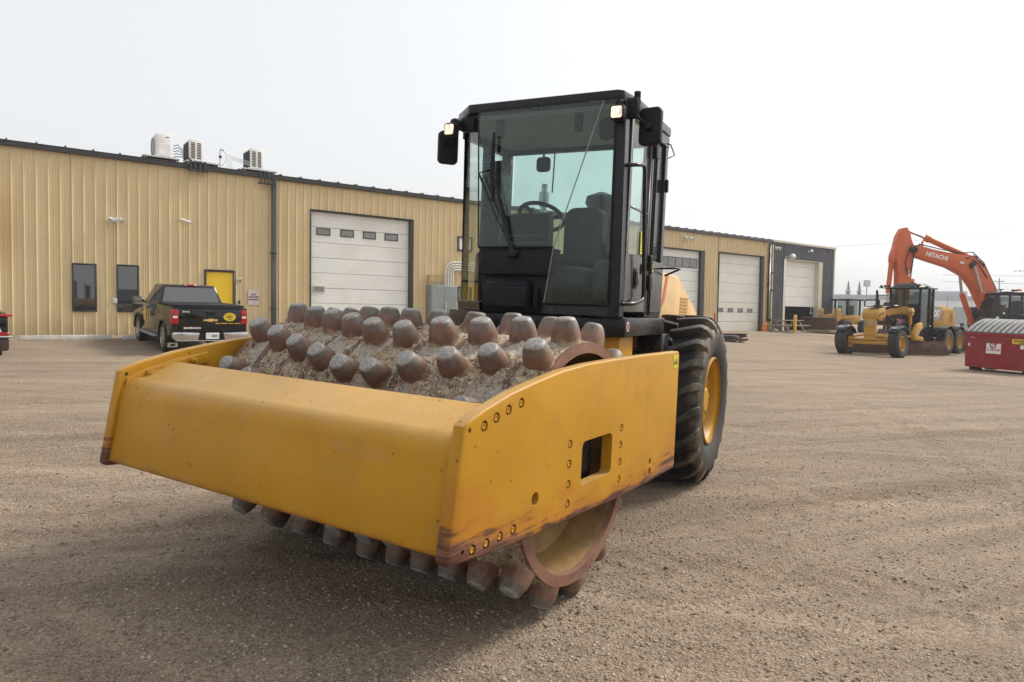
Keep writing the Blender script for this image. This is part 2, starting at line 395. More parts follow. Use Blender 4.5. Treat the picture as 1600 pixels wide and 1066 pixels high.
MT['drum_rim'] = basic('drum_rim_rust', (.20, .095, .062), .6, .2, .25, 8, .3, 50, dirt=(.3, .2, .13), dirt_amt=.4)
MT['drum_in'] = basic('drum_dish_paint', (.31, .19, .068), .6, 0, .22, 6, .2, 40, dirt=(.13, .085, .05), dirt_amt=.9, spec=.25, dscale=4.5)
def emit(name, c, k):
    m = N(name); m.set(Base_Color=(.8, .8, .8), Roughness=.2); m.b.inputs['Emission Color'].default_value = (*c, 1)
    r = m.noise(22, 2); m.l(m.math('MULTIPLY', m.ramp(r, .2, .75), k), m.b.inputs['Emission Strength']); return m.m
MT['lamp_lit'] = emit('lit_lamp', (1, .70, .40), 1.1)

# ------------------------------------------------------------------ layout
TH = R(32.342); DR = frame((-.5873, 4.097, 0), TH, .0299)
L0 = np.array([math.cos(TH), -math.sin(TH)]); P0 = np.array([-.5873, 4.097])
BA, BD, BZ = R(37.02), 31.963, .552
WD = (math.cos(BA), math.sin(BA)); WN = (math.sin(BA), -math.cos(BA))
def gz(x, y):
    x = np.asarray(x, float); y = np.asarray(y, float)
    s = -(L0[0]*(x-P0[0]) + L0[1]*(y-P0[1])); a = .03*s
    z = np.where(s > 0, .5*np.tanh(a/.5), .35*np.tanh(a/.35)) - .005*np.clip(y-7, 0, 60)
    d = WN[0]*x + WN[1]*(y-BD); t = np.clip(1-d/9, 0, 1); t = t*t*(3-2*t)
    return z*(1-t) + BZ*t
def G(x, y): return float(gz(x, y))

# ------------------------------------------------------------------ ground
def lattice(x, y, seed, f):
    r = np.random.default_rng(seed); T = r.random((256, 256))
    u, v = x*f, y*f; i, j = np.floor(u).astype(int), np.floor(v).astype(int); a, b = u-i, v-j
    a = a*a*(3-2*a); b = b*b*(3-2*b)
    g = lambda p, q: T[p % 256, q % 256]
    return (g(i,j)*(1-a)+g(i+1,j)*a)*(1-b) + (g(i,j+1)*(1-a)+g(i+1,j+1)*a)*b - .5
def axis(lo, hi, step, a, b, k=1.09):
    c = list(np.arange(lo, hi, step)); s = step; x = hi
    while x < b: c.append(x); s *= k; x += s
    c.append(b); s = step; x = lo - step
    pre = []
    while x > a: pre.append(x); s *= k; x -= s
    pre.append(a); return np.array(pre[::-1] + c)
xs = axis(-7, 8, .04, -900, 900); ys = axis(1.4, 12, .04, -120, 1600)
X, Y = np.meshgrid(xs, ys)
Z = gz(X, Y)
near = np.exp(-np.clip(np.hypot(X, Y)-12, 0, None)/10)
ca, sa = math.cos(R(-20)), math.sin(R(-20)); U, V = X*ca+Y*sa, -X*sa+Y*ca
tw = sum(k * lattice(U*.25, V, 3+i, f) for i, (k, f) in enumerate(((.018, 1.3), (.014, 2.9), (.008, 6.1))))
fine = .008*lattice(X, Y, 11, 5) + .008*lattice(X, Y, 12, 11) + .006*lattice(X, Y, 13, 23)
Z = Z + near*(tw + fine) + .02*lattice(X, Y, 21, .15)*np.clip(np.hypot(X, Y)/12, 0, 1)
def ruts(X, Y):
    z = 0*X
    for (x0, y0, x1, y1, dep, wd_) in RUTS:
        L_ = math.hypot(x1-x0, y1-y0); ux, uy = (x1-x0)/L_, (y1-y0)/L_
        t = (X-x0)*ux+(Y-y0)*uy; d = -(X-x0)*uy+(Y-y0)*ux + .12*np.sin(t*.55+x0) + .25*(t/L_)**2; m_ = np.clip(np.minimum(t, L_-t)/1.2, 0, 1)
        lug = .65+.35*np.sign(np.sin(t*22+np.abs(d)*30))
        z = z + m_*(-dep*np.exp(-(d/wd_)**4)*lug + .5*dep*np.exp(-((np.abs(d)-wd_*1.45)/.07)**2))
    lx_ = (X-P0[0])*L0[0]+(Y-P0[1])*L0[1]; fx_ = -(X-P0[0])*math.sin(TH)-(Y-P0[1])*math.cos(TH)
    z = z + .016*np.exp(-(fx_/.22)**2)*(np.abs(lx_-.05) < 1.12)
    return z
RUTS = [(-9, 5.6, 7.5, 3.2, .016, .20), (-9, 7.6, 9, 5.2, .014, .20), (1.4, 5.2, 9.5, 8.6, .018, .22), (1.2, 3.2, 9.5, 6.6, .018, .22), (2.2, 8.6, 12, 12.5, .016, .22), (-3.5, 1.9, 5, 2.6, .014, .18), (3.2, 1.8, 6.4, 14, .013, .2)]
Z = Z + ruts(X, Y)
nx, ny = len(xs), len(ys)
idx = np.arange(nx*ny).reshape(ny, nx)
F4 = np.stack([idx[:-1,:-1], idx[:-1,1:], idx[1:,1:], idx[1:,:-1]], -1).reshape(-1, 4)
me = bpy.data.meshes.new('ground'); me.vertices.add(nx*ny); me.vertices.foreach_set('co', np.stack([X, Y, Z], -1).ravel())
me.loops.add(F4.size); me.loops.foreach_set('vertex_index', F4.ravel()); me.polygons.add(len(F4))
me.polygons.foreach_set('loop_start', np.arange(0, F4.size, 4)); me.polygons.foreach_set('loop_total', np.full(len(F4), 4))
me.polygons.foreach_set('use_smooth', np.ones(len(F4), bool)); me.update(calc_edges=True); me.validate()
def gravel_mat():
    m = N('packed_gravel'); o = m.obj()
    big = m.noise(.22, 5, .6, vec=o); mid = m.noise(1.6, 6, .62, vec=o); tr = m.noise(1, 6, .6, vec=o, stretch=(.35, 2.4, 1))
    c = m.mix(m.ramp(big, .40, .60), (.245, .192, .143), (.325, .260, .196))
    c = m.mix(m.math('MULTIPLY', m.ramp(mid, .45, .75), .5), c, (.195, .155, .119))
    c = m.mix(m.math('MULTIPLY', m.ramp(tr, .50, .72), .45), c, (.40, .335, .262))
    for (rot, st, lo, hi, k, cc) in ((-24, (.16, 3.4, 1), .54, .64, .6, (.165, .128, .098)), (-24, (.12, 5.5, 1), .55, .66, .55, (.42, .35, .275)), (8, (.14, 2.6, 1), .53, .66, .5, (.44, .37, .295)), (70, (.13, 2.2, 1), .56, .68, .4, (.19, .15, .115))):
        mp = m.n('Mapping'); mp.inputs['Rotation'].default_value = (0, 0, R(rot)); m.l(o, mp.inputs['Vector'])
        n_ = m.noise(1, 5, .6, vec=mp.outputs[0], stretch=st, dist=.25)
        c = m.mix(m.math('MULTIPLY', m.math('MULTIPLY', m.ramp(n_, lo, hi), k), m.ramp(mid, .30, .55)), c, cc)
    gn = m.n('VectorMath', operation='MULTIPLY'); m.l(c, gn.inputs[0]); gn.inputs[1].default_value = (1.34, 1.25, 1.15); c = gn.outputs[0]
    nb = m.bump(m.noise(7, 7, .7, vec=o), .45, .04)
    for sc_, k, dist in ((48, .62, .020), (105, .62, .010), (230, .5, .005)):
        v = m.n('TexVoronoi'); v.inputs['Scale'].default_value = sc_; m.l(o, v.inputs['Vector'])
        sv = m.n('SeparateColor'); m.l(v.outputs['Color'], sv.inputs[0])
        area = m.ramp(m.noise(2.3+sc_*.01, 5, .65, vec=o), .30, .62)
        c = m.mix(m.math('MULTIPLY', m.math('MULTIPLY', m.ramp(sv.outputs[0], .45, 1), k), area), c, (.54, .455, .36))
        c = m.mix(m.math('MULTIPLY', m.math('MULTIPLY', m.ramp(sv.outputs[1], .45, 1), k*.8), area), c, (.115, .088, .066))
        c = m.mix(m.math('MULTIPLY', m.ramp(v.outputs['Distance'], .45, .8), .28), c, (.10, .078, .06))
        nb = m.bump(v.outputs['Distance'], .75, -dist if False else dist, nb)
        nb.node.invert = True
    for (rot, st, lo, hi, cc) in ((-24, (.10, 1.9, 1), .50, .66, (.74, .72, .70)), (-20, (.16, 3.2, 1), .52, .66, (1.20, 1.19, 1.17)), (6, (.10, 1.3, 1), .50, .68, (1.18, 1.17, 1.15)), (50, (.25, .5, 1), .52, .70, (.80, .78, .76))):
        mp = m.n('Mapping'); mp.inputs['Rotation'].default_value = (0, 0, R(rot)); m.l(o, mp.inputs['Vector'])
        c = m.mix(m.math('MULTIPLY', m.ramp(m.noise(1, 6, .62, vec=mp.outputs[0], stretch=st, dist=.3), lo, hi), .8), c, m.mix(1, c, cc, 'MULTIPLY'))
    g2 = m.noise(120, 5, .75, vec=o)
    nb = m.bump(g2, .6, .006, nb)
    m.set(Base_Color=c, Roughness=.92, Specular_IOR_Level=.25, Normal=nb); return m.m
MT['gravel'] = gravel_mat(); me.materials.append(MT['gravel'])
go = bpy.data.objects.new('ground', me); COL.objects.link(go); tag(go, 'packed brown gravel yard with tyre marks', None, None, 'structure')
def gsurf(x, y):
    r = np.hypot(x, y); ne = np.exp(-np.clip(r-12, 0, None)/10); u, v = x*ca+y*sa, -x*sa+y*ca
    t = sum(k * lattice(u*.25, v, 3+i, f) for i, (k, f) in enumerate(((.018, 1.3), (.014, 2.9), (.008, 6.1))))
    return gz(x, y) + ruts(x, y) + ne*(t + .008*lattice(x, y, 11, 5) + .008*lattice(x, y, 12, 11) + .006*lattice(x, y, 13, 23)) + .02*lattice(x, y, 21, .15)*np.clip(r/12, 0, 1)

# loose stones: nobody could count them
def stones(name, n, rmin, rmax, smin, smax, mat, label, seed):
    r = np.random.default_rng(seed)
    t = (1+5**.5)/2
    B = np.array([(-1,t,0),(1,t,0),(-1,-t,0),(1,-t,0),(0,-1,t),(0,1,t),(0,-1,-t),(0,1,-t),(t,0,-1),(t,0,1),(-t,0,-1),(-t,0,1)])/1.9
    Fc = np.array([(0,11,5),(0,5,1),(0,1,7),(0,7,10),(0,10,11),(1,5,9),(5,11,4),(11,10,2),(10,7,6),(7,1,8),(3,9,4),(3,4,2),(3,2,6),(3,6,8),(3,8,9),(4,9,5),(2,4,11),(6,2,10),(8,6,7),(9,8,1)])
    d = rmin*(rmax/rmin)**r.random(n); a = (r.random(n)-.5)*R(84); x, y = d*np.sin(a), d*np.cos(a)
    keep = lattice(x, y, seed+5, .9) + .35*lattice(x, y, seed+6, 2.7) > -.38; x, y, d = x[keep], y[keep], d[keep]; n = len(x)
    s = smin*(smax/smin)**(r.random(n)**2.6); z = gsurf(x, y) + s*.12
    q = r.random(n)*6.28; c_, s_ = np.cos(q), np.sin(q)
    Vt = B[None]*(1 + .55*(r.random((n, 12, 1))-.5)) * (s[:,None,None]*np.stack([.8+.5*r.random(n), .7+.4*r.random(n), .4+.3*r.random(n)], -1)[:,None,:])
    W = np.stack([Vt[...,0]*c_[:,None]-Vt[...,1]*s_[:,None]+x[:,None], Vt[...,0]*s_[:,None]+Vt[...,1]*c_[:,None]+y[:,None], Vt[...,2]+z[:,None]], -1).reshape(-1, 3)
    Ff = (Fc[None] + 12*np.arange(n)[:,None,None]).reshape(-1, 3)
    me = bpy.data.meshes.new(name); me.vertices.add(len(W)); me.vertices.foreach_set('co', W.ravel())
    me.loops.add(Ff.size); me.loops.foreach_set('vertex_index', Ff.ravel()); me.polygons.add(len(Ff))
    me.polygons.foreach_set('loop_start', np.arange(0, Ff.size, 3)); me.polygons.foreach_set('loop_total', np.full(len(Ff), 3)); me.update(calc_edges=True)
    at = me.attributes.new('tone', 'FLOAT', 'POINT'); at.data.foreach_set('value', np.repeat(r.random(n), 12))
    me.materials.append(mat); o = bpy.data.objects.new(name, me); COL.objects.link(o); return tag(o, label, None, None, 'stuff')
def stone_mat():
    m = N('pebble'); a = m.n('Attribute'); a.attribute_name = 'tone'
    c = m.mix(m.ramp(a.outputs['Fac'], 0, .8), (.15, .118, .09), (.36, .295, .23)); c = m.mix(m.ramp(a.outputs['Fac'], .88, 1), c, (.40, .36, .31))
    m.set(Base_Color=c, Roughness=.9, Specular_IOR_Level=.25); return m.m
stones('gravel', 62000, 2.0, 15, .0032, .0115, stone_mat(), 'loose gravel lying on the packed yard', 31)

# ------------------------------------------------------------------ workshop building (local: x along wall, y into the building, z up)
WB = basis((0, BD, BZ), (WD[0], WD[1], 0), (-WN[0], -WN[1], 0), (0, 0, 1))
X0, X1, HW = -25.6, 20.32, 5.66
bld = thing('workshop_building', 'long beige ribbed metal workshop with white overhead doors', 'building', WB)
OPEN = [(-17.11, -16.45, .73, 2.22), (-15.89, -15.25, .73, 2.24), (-13.21, -12.29, -.1, 2.17), (-9.54, -5.18, -.1, 4.64),
        (9.35, 13.75, -.1, 4.60), (15.05, 19.62, -.1, 4.65)]
PITCH_P = .915
RIB = [(0, 0), (.1, 0), (.115, .012), (.135, .012), (.15, 0), (.155, 0), (.17, .012), (.19, .012), (.205, 0), (.245, 0), (.268, .034), (.282, .034), (.305, 0)]
def panels(parent, x0, x1, h, opens, mat, z0=-.06, rib=RIB, pitch=.305, per=3, name='wall_panel', hfun=None):
    x = x0; i = 0
    while x < x1 - .02:
        xe = min(x + pitch*per, x1); pts = []
        for k in range(per):
            for (a, d) in rib[:-1]: pts.append((x + k*pitch + a, d))
        pts.append((x + per*pitch, 0)); pts = [p for p in pts if p[0] <= xe + 1e-6]
        if pts[-1][0] < xe - 1e-4: pts.append((xe, 0))
        cuts = sorted({e for o in opens for e in o[:2] if x < e < xe})
        for e in cuts:
            for j in range(len(pts)-1):
                if pts[j][0] < e < pts[j+1][0]:
                    t = (e-pts[j][0])/(pts[j+1][0]-pts[j][0]); pts.insert(j+1, (e, pts[j][1]*(1-t)+pts[j+1][1]*t)); break
        mb = MB()
        for (a, da), (b, db) in zip(pts[:-1], pts[1:]):
            mid = (a+b)/2; zs = [(z0, h)]
            for o in opens:
                if o[0] < mid < o[1]:
                    zs = [q for s in zs for q in ((s[0], min(s[1], o[2])), (max(s[0], o[3]), s[1])) if q[1]-q[0] > .01]
            for (za, zb) in zs:
                mb.add([(a,-da,za),(b,-db,za),(b,-db,zb),(a,-da,zb)], [(0,1,2,3)])
        if mb.f:
            # lapped seam: each sheet ends in a shadowed joint and sits a hair in or out of line
            o = mb.build(name, mat, parent, sharp=20); o.location.y = random.uniform(-.004, .004)
        x = xe; i += 1
panels(bld, X0, X1, HW, OPEN, MT['beige'])
m_ = MB(); m_.box(X0, X1, .03, .25, -1.2, -.06); m_.build('foundation', MT['concrete'], bld)
m_ = MB()       # inner lining behind the sheets so openings have depth and nothing shows through
cur = X0
for o in OPEN:
    m_.box(cur, o[0]-.0, .055, .12, -.06, HW-.02); m_.box(o[0], o[1], .055, .12, o[3], HW-.02)
    if o[2] > 0: m_.box(o[0], o[1], .055, .12, -.06, o[2])
    cur = o[1]
m_.box(cur, X1, .055, .12, -.06, HW-.02)
m_.box(X0, X0+.1, .12, 26, -.06, HW); m_.box(X1-.1, X1, .12, 26, -.06, HW); m_.box(X0, X1, 25.9, 26, -.06, HW)
m_.build('inner_wall', MT['trim_dark'], bld)
m_ = MB(); m_.prism([(-.05, HW+.06), (13, HW+.95), (26.2, HW+.06), (26.2, HW-.02), (13, HW+.87), (-.05, HW-.02)], 'x', X0-.1, X1+.05); m_.build('roof', MT['roof_dark'], bld)
m_ = MB(); m_.box(X0-.1, X1+.05, -.12, -.02, HW-.10, HW+.07); m_.box(X0-.1, X1+.05, -.14, -.12, HW-.10, HW+.02); m_.build('eave_gutter', MT['trim_dark'], bld, .006, 1)
x = X0 + .3
seam = MB().box(-.02, .02, -.15, 13, .0, .05); sm = None
while x < X1:
    T = Matrix.Translation((x, 0, HW+.07)) @ Matrix.Rotation(math.atan2(.89, 13.05), 4, 'X')
    if sm is None: sm = seam.build('roof_seam', MT['roof_dark'], bld); sm.matrix_local = T
    else: inst(sm, bld, T)
    x += .61*1.2
m_ = MB(); m_.box(X0, X1, -.045, -.005, -.10, -.055); m_.build('base_trim', MT['trim_dark'], bld)
def wall_window(x0, x1, z0, z1):
    f = .045; m = MB()
    m.box(x0-f, x0, -.05, .1, z0-f, z1+f); m.box(x1, x1+f, -.05, .1, z0-f, z1+f); m.box(x0, x1, -.05, .1, z1, z1+f); m.box(x0, x1, -.06, .1, z0-f, z0)
    w_ = m.build('window', MT['trim_dark'], bld, .004, 1)
    MB().box(x0, x1, .03, .045, z0, z1).build('pane', MT['window'], w_)
wall_window(-17.07, -16.49, .77, 2.18); wall_window(-15.85, -15.29, .77, 2.2)
# yellow man door
m_ = MB(); m_.box(-13.26, -13.19, -.05, .1, -.05, 2.22); m_.box(-12.31, -12.24, -.05, .1, -.05, 2.22); m_.box(-13.19, -12.31, -.05, .1, 2.15, 2.22)
dr_ = m_.build('door', MT['trim_dark'], bld, .004, 1)
MB().box(-13.19, -12.31, .0, .05, 0, 2.15).build('door_leaf', MT['door_yellow'], dr_, .004, 1)
MB().cyl((-12.42, 0, 1.02), (-12.42, -.07, 1.02), .03).build('handle', MT['steel'], dr_)
def overhead(x0, x1, h, nsec, mat, win=None, jamb_r=.2, gaps=4, zlift=0, par=None, jl=.04, jm='trim_dark', recess=.13):
    par = par or bld; m = MB()
    m.box(x0-jl, x0, -.055, recess+.05, -.05, h); m.box(x1, x1+jamb_r, -.05, recess+.05, -.05, h); m.box(x0-jl, x1+jamb_r, -.055, recess+.05, h, h+.05)
    d = m.build('garage_door', MT[jm], par, .004, 1)
    sh = h/nsec
    for i in range(nsec):
        za, zb = zlift + i*sh, min(zlift + (i+1)*sh - .012, h)
        if za > h-.05: break
        s = MB(); g = (zb-za)/gaps
        for k in range(gaps):
            a, b = za+k*g, za+(k+1)*g
            s.add([(x0,recess,a),(x1,recess,a),(x1,recess-.006,a+.012),(x0,recess-.006,a+.012),(x0,recess-.006,b-.006),(x1,recess-.006,b-.006),(x0,recess,b),(x1,recess,b)],
                  [(0,1,2,3),(3,2,5,4),(4,5,7,6)])
        s.box(x0, x1, recess+.002, recess+.04, za, zb)
        o = s.build('door_section', mat, d, sharp=15); o.location.y = random.uniform(-.004, .004)
    for (a, b, c, e, mt) in win or []:
        f = MB(); t = .035
        f.box(a-t, a, recess-.03, recess+.01, c-t, e+t); f.box(b, b+t, recess-.03, recess+.01, c-t, e+t); f.box(a, b, recess-.03, recess+.01, e, e+t); f.box(a, b, recess-.03, recess+.01, c-t, c)
        f.build('window_frame', MT['trim_dark'] if mt != 'low' else MT['pale_trim'], d)
        MB().box(a, b, recess-.022, recess-.014, c, e).build('window_pane', MT['pane_grey'], d)
    return d
overhead(-9.50, -5.33, 4.60, 8, MT['door_white'], [(-9.21, -8.73, 3.76, 3.96, ''), (-8.25, -7.77, 3.76, 3.97, ''), (-7.31, -6.83, 3.76, 3.97, ''), (-6.37, -5.85, 3.76, 3.97, ''), (-9.33, -8.94, 1.58, 1.77, 'low')], .16)
overhead(9.40, 13.38, 4.56, 8, MT['door_white'], [(9.5+.62*k, 9.5+.62*k+.59, 3.62, 4.10, '') for k in range(6)] + [(12.45, 12.8, 1.2, 1.32, '')], .36)
overhead(15.09, 19.36, 4.61, 8, MT['door_cream'], [(15.3+.98*k, 15.3+.98*k+.42, 1.17, 1.34, '') for k in range(4)], .25)
def downpipe(x, zt, zb, mat, w_=.075):
    m = MB().box(x-w_, x+w_, -.20, -.08, zb, zt-.25)
    m.hexa([(x-w_,-.20,zt-.25),(x+w_,-.20,zt-.25),(x+w_,-.08,zt-.25),(x-w_,-.08,zt-.25)], [(x-w_,-.25,zt),(x+w_,-.25,zt),(x+w_,-.13,zt),(x-w_,-.13,zt)])
    for z in (.9, 2.9): m.box(x-w_-.04, x+w_+.04, -.21, -.03, z, z+.04)
    m.box(x-w_-.01, x+w_+.01, -.36, -.09, zb-.08, zb+.06)
    m.build('downpipe', mat, bld, .008, 1)
downpipe(-10.93, 5.56, .15, MT['trim_dark']); downpipe(20.02, 5.5, .7, MT['trim_dark'], .06)

# things fixed to the wall
def onwall(x, z, y=0): return WB @ Matrix.Translation((x, y, z))
def floodlight(x, z, label, s=1):
    t = thing('floodlight', label, 'floodlight', onwall(x, z), 'twin floodlights on the workshop wall', s)
    MB().box(-.07, .07, -.06, .0, -.07, .07).build('mounting_box', MT['galv'], t, .01, 1)
    for k in (-1, 1):
        m = MB().cyl((.05*k, -.06, 0), (.13*k, -.13, .0), .018, n=8); m.cyl((.13*k, -.10, .03), (.16*k, -.24, -.07), .045, .085, 12); m.build('lamp_head', MT['galv'], t)
    return t
floodlight(-15.93, 3.66, 'twin floodlight on the wall above the dark windows')
floodlight(11.98, 5.22, 'twin floodlight under the eave, above the door behind the roller', 1.4)
t = thing('conduit', 'thin conduit running down the wall from the floodlight to a small outlet', 'conduit', onwall(-15.95, 3.6))
MB().tube([(0,-.04,0),(0,-.04,-2.45)], .012).build('pipe', MT['beige_trim'], t); MB().box(-.06,.06,-.07,0,-2.6,-2.44).build('outlet_box', MT['galv'], t, .01, 1)
t = thing('security_camera', 'white bullet camera on the wall between windows and yellow door', 'camera', onwall(-13.87, 3.8))
MB().cyl((-.14,-.13,.03),(.16,-.2,-.05),.045,n=12).build('camera_body', MT['white'], t); MB().cyl((-.12,0,.02),(-.08,-.13,.02),.025,n=8).build('bracket', MT['white'], t)
MB().cyl((.16,-.2,-.05),(.165,-.201,-.051),.045,n=12).build('lens', MT['print_black'], t)
t = thing('security_camera', 'small dome camera beside the yellow door, near its top corner', 'camera', onwall(-12.08, 1.9))
MB().lathe([(.001,-.09),(.05,-.075),(.07,-.03),(.075,0)], ax='y', n=14).build('dome', MT['white'], t); MB().lathe([(.001,-.098),(.025,-.09),(.04,-.08)], ax='y', n=12).build('lens', MT['print_black'], t)
t = thing('wall_sign', 'faded white warning sign with dark lettering beside the yellow door', 'sign', onwall(-11.61, 1.3))
MB().box(-.19,.19,-.05,-.038,-.27,.27).build('board', MT['sign_pink'], t)
for s_, z_, sz in (('NO', .10, .10), ('CUSTOMER', .01, .068), ('ENTRANCE', -.08, .068)):
    lettering(s_, sz, MT['print_black'] if s_ != 'NO' else MT['print_black'], t, basis((0,-.052,z_), (1,0,0), (0,0,1), (0,-1,0)), bold=.003)
MB().box(-.06,.06,-.053,-.05,-.20,-.19).build('printed_line', MT['print_red'], t)
t = thing('keypad', 'small dark keypad next to the yellow door', 'keypad', onwall(-12.1, 1.12)); MB().box(-.03,.03,-.05,0,-.06,.06).build('case', MT['trim_dark'], t, .006, 1)
t = thing('electrical_cabinet', 'grey two-door electrical cabinet on the wall with bent steel conduits', 'cabinet', onwall(-3.9, 0))
MB().box(-.64,.64,-.42,-.02,.15,2.0).build('case', MT['grey'], t, .012, 2)
for k in (-1, 1): MB().box(min(k*.008,k*.60),max(k*.008,k*.60),-.435,-.42,.2,1.96).build('cabinet_door', MT['grey'], t, .005, 1)
MB().box(.03,.07,-.47,-.436,.98,1.28).build('handle', MT['galv'], t, .01, 1)
for i in range(4):
    r_ = .42-.105*i; xa = .17+.125*i; zt = 3.0-.105*i; pts = [(xa,-.22,1.98),(xa,-.22,zt-r_)] + [(xa+r_*(1-math.cos(R(a))),-.22,zt-r_+r_*math.sin(R(a))) for a in range(10,91,10)] + [(3.2,-.22,zt)]
    MB().tube(pts, .035, 10).build('conduit', MT['galv'], t)
m_ = MB(); m_.box(-.62,-.59,-.3,-.03,2.0,2.42); m_.box(-.62,.1,-.1,-.05,2.40,2.44); m_.box(-.62,.1,-.1,-.05,2.16,2.19); m_.build('bracket', MT['beige_trim'], t)
for (xa, xb, za, zb, lb, mt) in ((-3.03, -2.3, 3.52, 4.14, 'black framed light panel high on the wall above the conduits', 'print_white'), (-3.02, -2.3, 1.36, 1.98, 'black framed panel low on the wall beside the grey cabinet', 'window')):
    t = thing('wall_panel_window', lb, 'window', onwall(xa, za)); x_, z_ = xb-xa, zb-za; f = .06
    m_ = MB(); m_.box(0,f,-.09,0,0,z_); m_.box(x_-f,x_,-.09,0,0,z_); m_.box(f,x_-f,-.09,0,z_-f,z_); m_.box(f,x_-f,-.09,0,0,f); m_.build('frame', MT['trim_dark'], t, .005, 1)
    MB().box(f,x_-f,-.05,-.03,f,z_-f).build('pane', MT[mt], t)
# roof units
def ac_unit(x, z, kind, label, s=1, yaw=0):
    t = thing('air_conditioner', label, 'air conditioner', onwall(x, z, .35) @ Matrix.Rotation(yaw, 4, 'Z'), 'air conditioning units on the workshop roof')
    W_, D_, H_ = .46*s, .95*s, .80*s
    MB().box(-W_/2,W_/2,0,D_,.08,H_).build('housing', MT['print_white'], t, .015, 2)
    if kind == 'fan':
        m = MB().lathe([(.26*s,-.012),(.29*s,-.02),(.29*s,-.035),(.25*s,-.035)], (-W_/2-.0, D_*.55, H_*.55), 'x', 24); m.build('fan_ring', MT['grey'], t)
        m = MB()
        for k in range(6): m.lathe([(.042*(k+1)*s,-.03),(.042*(k+1)*s-.012,-.03)], (-W_/2, D_*.55, H_*.55), 'x', 20)
        m.build('fan_guard', MT['trim_dark'], t); MB().box(.05,.15,-.004,0,H_*.86,H_*.9).build('maker_badge', MT['print_black'], t)
        MB().box(-W_/2+.06*s,W_/2-.04*s,-.012,0,.14,H_*.62).build('service_cover', MT['print_white'], t, .006, 1)
    else:
        n = 10
        for k in range(n):
            for c in (0, 1):
                xa = -W_/2+.06*s + c*(W_/2-.03*s); z_ = .14 + k*(H_-.22)/n
                MB().box(xa, xa+W_/2-.10*s, -.006, .0, z_, z_+(H_-.22)/n*.6).build('louvre', MT['dark'], t)
        MB().box(-W_/2-.006,-W_/2,.08,D_-.08,.14,H_-.06).build('coil_face', MT['dark'], t)
    m = MB()
    for yy in (.1, D_-.1): m.box(-W_/2-.1, W_/2+.1, yy-.03, yy+.03, .03, .08)
    m.build('foot_rail', MT['galv'], t)
    return t
ac_unit(-14.42, 5.86, 'fan', 'white air conditioner with round fan, leftmost on the roof', 1.02)
ac_unit(-13.42, 5.86, 'grille', 'louvred air conditioner on the roof, beside the bundle of black hoses', .98)
ac_unit(-11.38, 5.86, 'grille', 'louvred air conditioner on the roof directly above the black downpipe', .98)
for (xa, xb, lb) in ((-15.1, -14.0, 'grey roof platform under the leftmost air conditioner'), (-13.8, -12.75, 'grey roof platform under the middle air conditioner'), (-11.95, -10.75, 'grey roof platform under the rightmost air conditioner')):
    t = thing('roof_platform', lb, 'platform', onwall(xa, 5.8), 'platforms carrying the roof units'); L_ = xb-xa
    MB().box(0,L_,.05,1.5,.03,.075).build('deck', MT['galv'], t)
    for px in (.06, L_-.1): MB().box(px,px+.04,.12,.16,-.14,.03).build('leg', MT['galv'], t)
t = thing('hose_bundle', 'tangle of black hoses looping between the two left roof units', 'hoses', onwall(-13.9, 5.8))
for k in range(5):
    a = .06*k; MB().tube([(-.22,.45,.18+.09*k),(-.10,.42,.20+.10*k),(.02,.36,.20+.07*k),(.10+.03*k,.28,.12+.02*k),(.22+.03*k,.12,.03),(.36+.05*k,-.16,.0),(.38+.05*k,-.2,-.12),(.38+.05*k,-.2,-.32)], .014, 6).build('hose', MT['trim_dark'], t)
MB().box(.1,.72,-.28,-.15,-.33,-.28).build('bracket', MT['trim_dark'], t)
for k in range(4): MB().box(.14+.15*k,.21+.15*k,-.24,-.16,-.3,.02).build('pipe_cover', MT['trim_dark'], t)
t = thing('pipe_stub', 'dark bracket and hoses hanging over the eave below the rightmost roof unit', 'hoses', onwall(-11.5, 5.6)); MB().box(0,.5,-.27,-.15,-.28,-.23).build('bracket', MT['trim_dark'], t)
for k in range(3): MB().tube([(.1+.13*k,.3,.3),(.1+.13*k,-.16,.16),(.1+.13*k,-.2,-.25)], .025, 6).build('hose', MT['trim_dark'], t)
t = thing('roof_conduit', 'thin copper lines bent over to the rightmost roof unit', 'pipes', onwall(-12.4, 5.75))
for k in range(3): MB().tube([(.03+.07*k,.4,0),(.03+.07*k,.4,.55-.07*k),(.85,.45,.40-.06*k)], .012, 6).build('pipe', MT['galv'], t)
t = thing('vent_mast', 'thin mast with curved head standing on the roof between the units', 'mast', onwall(-12.66, 5.75, .3))
MB().tube([(0,0,0),(0,0,.62),(.02,0,.68),(.09,0,.69),(.13,-.01,.65)], [.025,.025,.03,.045,.05], 8).build('pole', MT['galv'], t); MB().box(-.035,.05,-.04,.04,.38,.46).build('clamp', MT['trim_dark'], t)
MB().tube([(.1,0,.66),(.2,0,.55),(.21,0,.35),(.1,0,.15),(0,0,.1)], .006, 5).build('cable', MT['trim_dark'], t)

